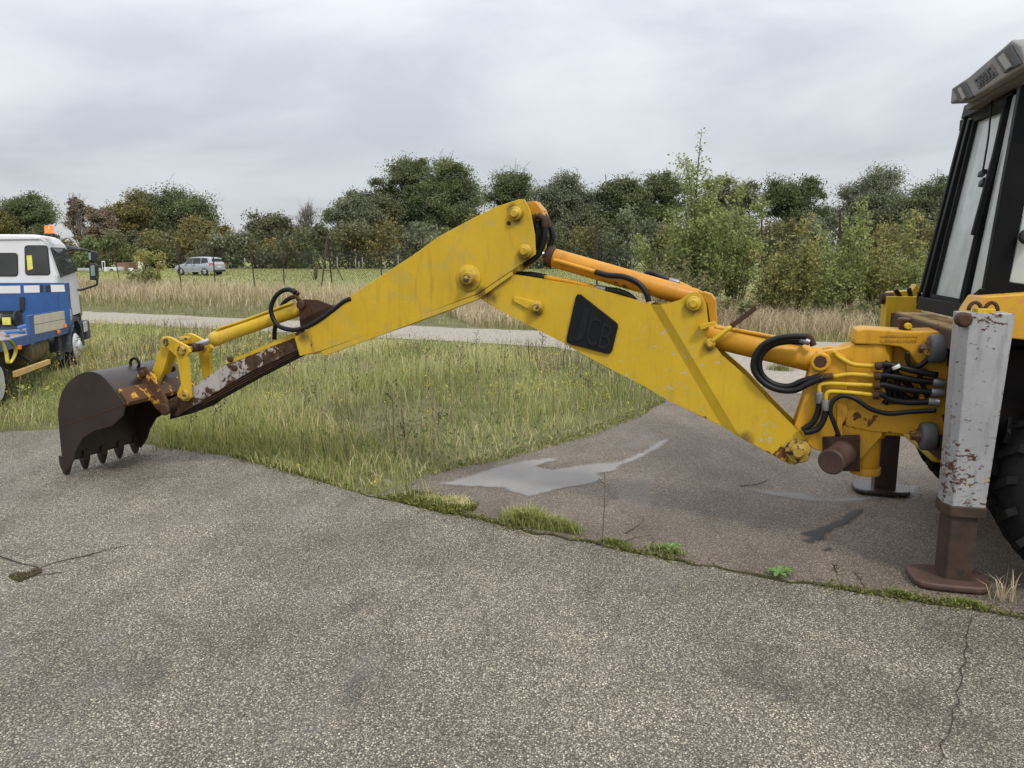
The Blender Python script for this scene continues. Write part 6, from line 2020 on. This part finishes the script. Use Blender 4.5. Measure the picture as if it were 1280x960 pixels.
# tufts along both edges of the road and thin moss on the joint
mossline = [(p.x, p.y) for p in jw[6:]]
pts = []
for (x1, y1), (x2, y2) in zip(mossline[:-1], mossline[1:]):
    n = int(np.hypot(x2 - x1, y2 - y1) * 900)
    t = rng.uniform(0, 1, n); pts.append(np.stack([x1 + (x2 - x1) * t, y1 + (y2 - y1) * t], 1))
pts = np.concatenate(pts)
den = lump(pts[:, 0], pts[:, 1], 3.0, 51) + rng.normal(0, .25, len(pts))
pts = pts[den > -.15] + rng.normal(0, 1, (int((den > -.15).sum()), 2)) * rng.choice([.012, .03, .06], (int((den > -.15).sum()), 1))
p = np.stack([pts[:, 0], pts[:, 1], rng.uniform(.008, .03, len(pts))], 1)
setp(linkmesh('joint_moss', leaves_mesh('joint_moss', p, rng.uniform(.5, 1.3, len(p)) * .012, np.clip(rng.normal(.4, .25, len(p)), 0, 1), GRASS['moss'])), kind='stuff')
mpoly = [tuple(G(u, v))[:2] for u, v in [(395, 601), (430, 613), (500, 630), (560, 643), (592, 640), (600, 632), (560, 624), (520, 615), (480, 612), (420, 600)]]
x, y = scatter(mpoly, 30000)
k = rng.uniform(0, 1, len(x)) < np.clip(.35 + 1.4 * lump(x, y, 4.0, 71), .03, 1); x, y = x[k], y[k]
p = np.stack([x, y, rng.uniform(.008, .035, len(x))], 1)
setp(linkmesh('edge_moss', leaves_mesh('edge_moss', p, rng.uniform(.5, 1.3, len(p)) * .012, np.clip(rng.normal(.45, .25, len(p)), 0, 1), GRASS['moss'])), kind='stuff')
x, y = scatter([tuple(G(u, v))[:2] for u, v in [(505, 606), (560, 590), (640, 573), (720, 552), (800, 522), (838, 498), (830, 496), (790, 516), (710, 545), (630, 566), (550, 582), (500, 600)]], 22000)
p = np.stack([x, y, rng.uniform(.005, .03, len(x))], 1)
setp(linkmesh('edge_moss', leaves_mesh('edge_moss', p, rng.uniform(.5, 1.3, len(p)) * .014, np.clip(rng.normal(.55, .25, len(p)), 0, 1), GRASS['moss'])), kind='stuff')
gp = [tuple(G(u, v))[:2] for u, v in [(12, 722), (22, 718), (34, 719), (48, 712), (54, 716), (40, 723), (24, 728)]]
x, y = scatter(gp, 900)
p = np.stack([x, y, np.full(len(x), .016) + rng.uniform(0, .01, len(x))], 1)
setp(linkmesh('loose_grit', leaves_mesh('loose_grit', p, rng.uniform(.4, 1.3, len(p)) * .007, rng.uniform(0, .6, len(p)), GRASS['weed'])), kind='stuff')


cx_ = rng.uniform(-6, 5, 5000); cy_ = rng.uniform(2.4, 8.5, 5000)
k = inpoly(cx_, cy_, [tuple(p)[:2] for p in near_poly]) & inview(cx_, cy_)
cx_, cy_ = cx_[k], cy_[k]
kk = (lump(cx_, cy_, 1.2, 61) > .15) | (rng.uniform(0, 1, len(cx_)) < .25)
p = np.stack([cx_[kk], cy_[kk], np.full(kk.sum(), .009)], 1)
setp(linkmesh('loose_grit', leaves_mesh('loose_grit', p, rng.uniform(.25, 1.1, len(p)) * .0075, rng.uniform(0, 1, len(p)), GRASS['tan'])), kind='stuff')

db = np.concatenate([np.stack([rng.normal(c.x, sx, n), rng.normal(c.y, sy, n)], 1) for c, sx, sy, n in ((mp(0, -1, 0), .22, .18, 500), (mp(0, 1, 0), .25, .2, 400), (G(110, 585), .35, .25, 500), (G(200, 566), .4, .12, 500))])
p = np.stack([db[:, 0], db[:, 1], np.full(len(db), .010)], 1)
setp(linkmesh('loose_debris', leaves_mesh('loose_debris', p, rng.uniform(.3, 1.2, len(p)) * .008, rng.uniform(0, .8, len(p)), GRASS['weed'])), kind='stuff')

# ------------------------------------------------------------------ single plants in the joint
def tuft(name, label, u, v, rx, ry, h, n, mat, tb=.5, cat='grass tuft', group=None, ang=0.0):
    c = G(u, v)
    a = np.clip(rng.normal(0, .45, n), -.95, .95); b = np.clip(rng.normal(0, .45, n), -.95, .95)
    d = V((jw[12].x - jw[11].x, jw[12].y - jw[11].y, 0)).normalized()
    x = a * rx * d.x - b * ry * d.y; y = a * rx * d.y + b * ry * d.x
    hh = h * np.clip(1.1 - np.hypot(a, b) * .45, .3, 1.1) * rng.uniform(.5, 1.2, n)
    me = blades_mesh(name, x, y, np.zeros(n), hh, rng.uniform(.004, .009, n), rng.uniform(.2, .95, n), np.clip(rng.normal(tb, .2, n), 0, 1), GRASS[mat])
    return setp(linkmesh(name, me, None, (c.x, c.y, .004)), label, cat, group)


tuft('grass_tuft', 'largest bright green grass tuft growing from the tarmac joint', 662, 656, .26, .09, .17, 900, 'lush', .5)
tuft('grass_tuft', 'second bright grass tuft touching the right end of the largest', 700, 662, .20, .07, .12, 520, 'lush', .45)
tuft('grass_tuft', 'small dark green tuft where the grass strip thins out to the right', 768, 680, .12, .05, .05, 260, 'lush', .15)
tuft('grass_tuft', 'pale dry grass tuft on the moss spur left of the bright tufts', 572, 632, .16, .08, .10, 330, 'green', .8)
tuft('grass_tuft', 'pale grass tuft at the tip of the meadow', 545, 628, .2, .08, .08, 330, 'green', .65)
tuft('grass_tuft', 'low brownish tuft right of the thin bare stem', 832, 690, .16, .06, .06, 320, 'green', .3)
tuft('grass_tuft', 'sparse green fringe beside the near stabiliser foot', 1208, 757, .13, .04, .05, 380, 'lush', .3)
tuft('grass_tuft', 'thin green fringe left of the near stabiliser foot', 1125, 744, .12, .03, .04, 320, 'lush', .3)
tuft('grass_tuft', 'few tall dry blades right of the near stabiliser foot', 1258, 752, .10, .05, .22, 26, 'tan', .6)
tuft('grass_tuft', 'small green tuft at the edge of the gravel behind the kingpost', 975, 463, .25, .15, .16, 320, 'vergegreen', .5)


def rosette(label, u, v, r_, n, seed):
    r = random.Random(seed); c = G(u, v)
    t = empty('rosette_weed', V((c.x, c.y, .004)), label, 'weed')
    base = V((c.x, c.y, .012))
    for k in range(n):
        a = k * 2.4 + r.uniform(-.2, .2); L = r_ * r.uniform(.7, 1.1); w = L * .17
        d = V((math.cos(a), math.sin(a), 0)); s = V((-d.y, d.x, 0))
        m = MB()
        rows = [(0, .25, 0), (.35, .8, .22), (.7, 1.0, .3), (.9, .6, .24), (1.0, .05, .18)]
        vs = []
        for f, ww, zz in rows:
            p = base + d * (L * f) + Z * (L * zz)
            vs += [p - s * w * ww + Z * .004, p - Z * .002, p + s * w * ww + Z * .004]
        fs = []
        for i in range(4):
            for j in range(2): fs.append((i * 3 + j, i * 3 + j + 1, i * 3 + j + 4, i * 3 + j + 3))
        m.add(vs, fs, True)
        o = m.build('leaf', M['leaf_green'], t, recalc=False)


M['leaf_green'] = plain('fresh_green_leaf', (.10, .19, .035), .5, 0, .35, 25)
rosette('bright green leafy rosette weed alone in the tarmac joint', 972, 720, .10, 11, 1)
rosette('dull green rosette weed on the low brownish tuft', 838, 688, .09, 9, 2)


def stalk(label, u, v, pts, r, mat='stem', name='dry_stem', cat='weed', heads_=0):
    c = G(u, v)
    m = MB(); m.tube([V((c.x, c.y, 0)) + V(p) for p in pts], r, 5, 4, r * .4)
    rr = random.Random(int(u))
    for _ in range(heads_):
        q = V(pts[-1]) * rr.uniform(.45, 1.0) + V((c.x, c.y, 0)); e = q + V((rr.uniform(-.05, .05), rr.uniform(-.05, .05), rr.uniform(.01, .05)))
        m.tube([q, (q + e) / 2, e], r * .6, 4, 1, r * .9)
    return setp(m.build(name, M[mat], None, loc=c), label, cat)


stalk('thin bare upright stem growing from the tarmac joint', 753, 676, [(0, 0, 0), (.006, 0, .18), (.012, .01, .36), (.01, .02, .50)], .0035, heads_=6)
stalk('bent dry twig lying beside the thin upright stem', 781, 668, [(0, 0, .01), (.12, .12, .03), (.19, .28, .02), (.2, .36, .015)], .006)
stalk('short dry twig in the joint right of the bright grass tufts', 775, 680, [(0, 0, .01), (.13, .06, .03), (.25, .13, .02)], .006)
stalk('thin reddish dead weed in the joint before the near stabiliser', 1052, 733, [(0, 0, 0), (-.03, .01, .06), (-.05, .02, .14)], .003, heads_=14)
stalk('second dead weed with curled tips left of the near stabiliser foot', 1082, 738, [(0, 0, 0), (-.02, .03, .05), (-.06, .04, .11)], .003, heads_=10)
stalk('long thin twig lying on the tarmac below the boom foot', 925, 608, [(0, 0, .006), (.14, .02, .012), (.27, .14, .006), (.33, .2, .005)], .005)

# taller dead weeds that stand out of the meadow
protos = []
for k in range(5):
    r = random.Random(70 + k); m = MB(); h = .55 + .1 * k * .8
    m.tube([V((0, 0, 0)), V((.01, 0, h * .5)), V((.03 * r.uniform(-1, 1), .02, h))], .0045, 4, 3, .002)
    for j in range(11):
        f = r.uniform(.55, 1); a = r.uniform(0, 6.28); L = .10 * (1.2 - f) + .03
        s = V((.02 * f, .01 * f, h * f)); e = s + V((math.cos(a) * L, math.sin(a) * L, L * .9))
        m.tube([s, (s + e) / 2, e], .0025, 3, 1, .0025); m.lathe(e, Z, [(0, .006), (.008, .011), (.02, .006)], 5)
    protos.append(m)
wx, wy = scatter(meadow, 900)
k = inview(wx, wy, -20) & (edge_low(wx, wy) > .55) & (np.hypot(wx, wy) < 15) & ~((wx < -5.2))
wx, wy = wx[k][:64], wy[k][:64]
first = {}
for i, (x, y) in enumerate(zip(wx, wy)):
    kk = i % 5
    if kk not in first:
        o = protos[kk].build('dead_weed', M['weed_stem'] if 'weed_stem' in M else plain('brown_dead_weed', (.095, .07, .047), .85, 0, .35, 9), None, loc=(0, 0, 0)); M['weed_stem'] = o.data.materials[0]; first[kk] = o
    else:
        o = first[kk].copy(); col.objects.link(o)
    o.location = (x, y, 0); o.rotation_euler = (0, 0, rng.uniform(0, 6)); s = rng.uniform(.55, .95); o.scale = (s, s, s)
    setp(o, 'dead brown weed stalk with dry seed heads standing in the meadow', 'weed', 'dead weed stalks standing in the meadow')
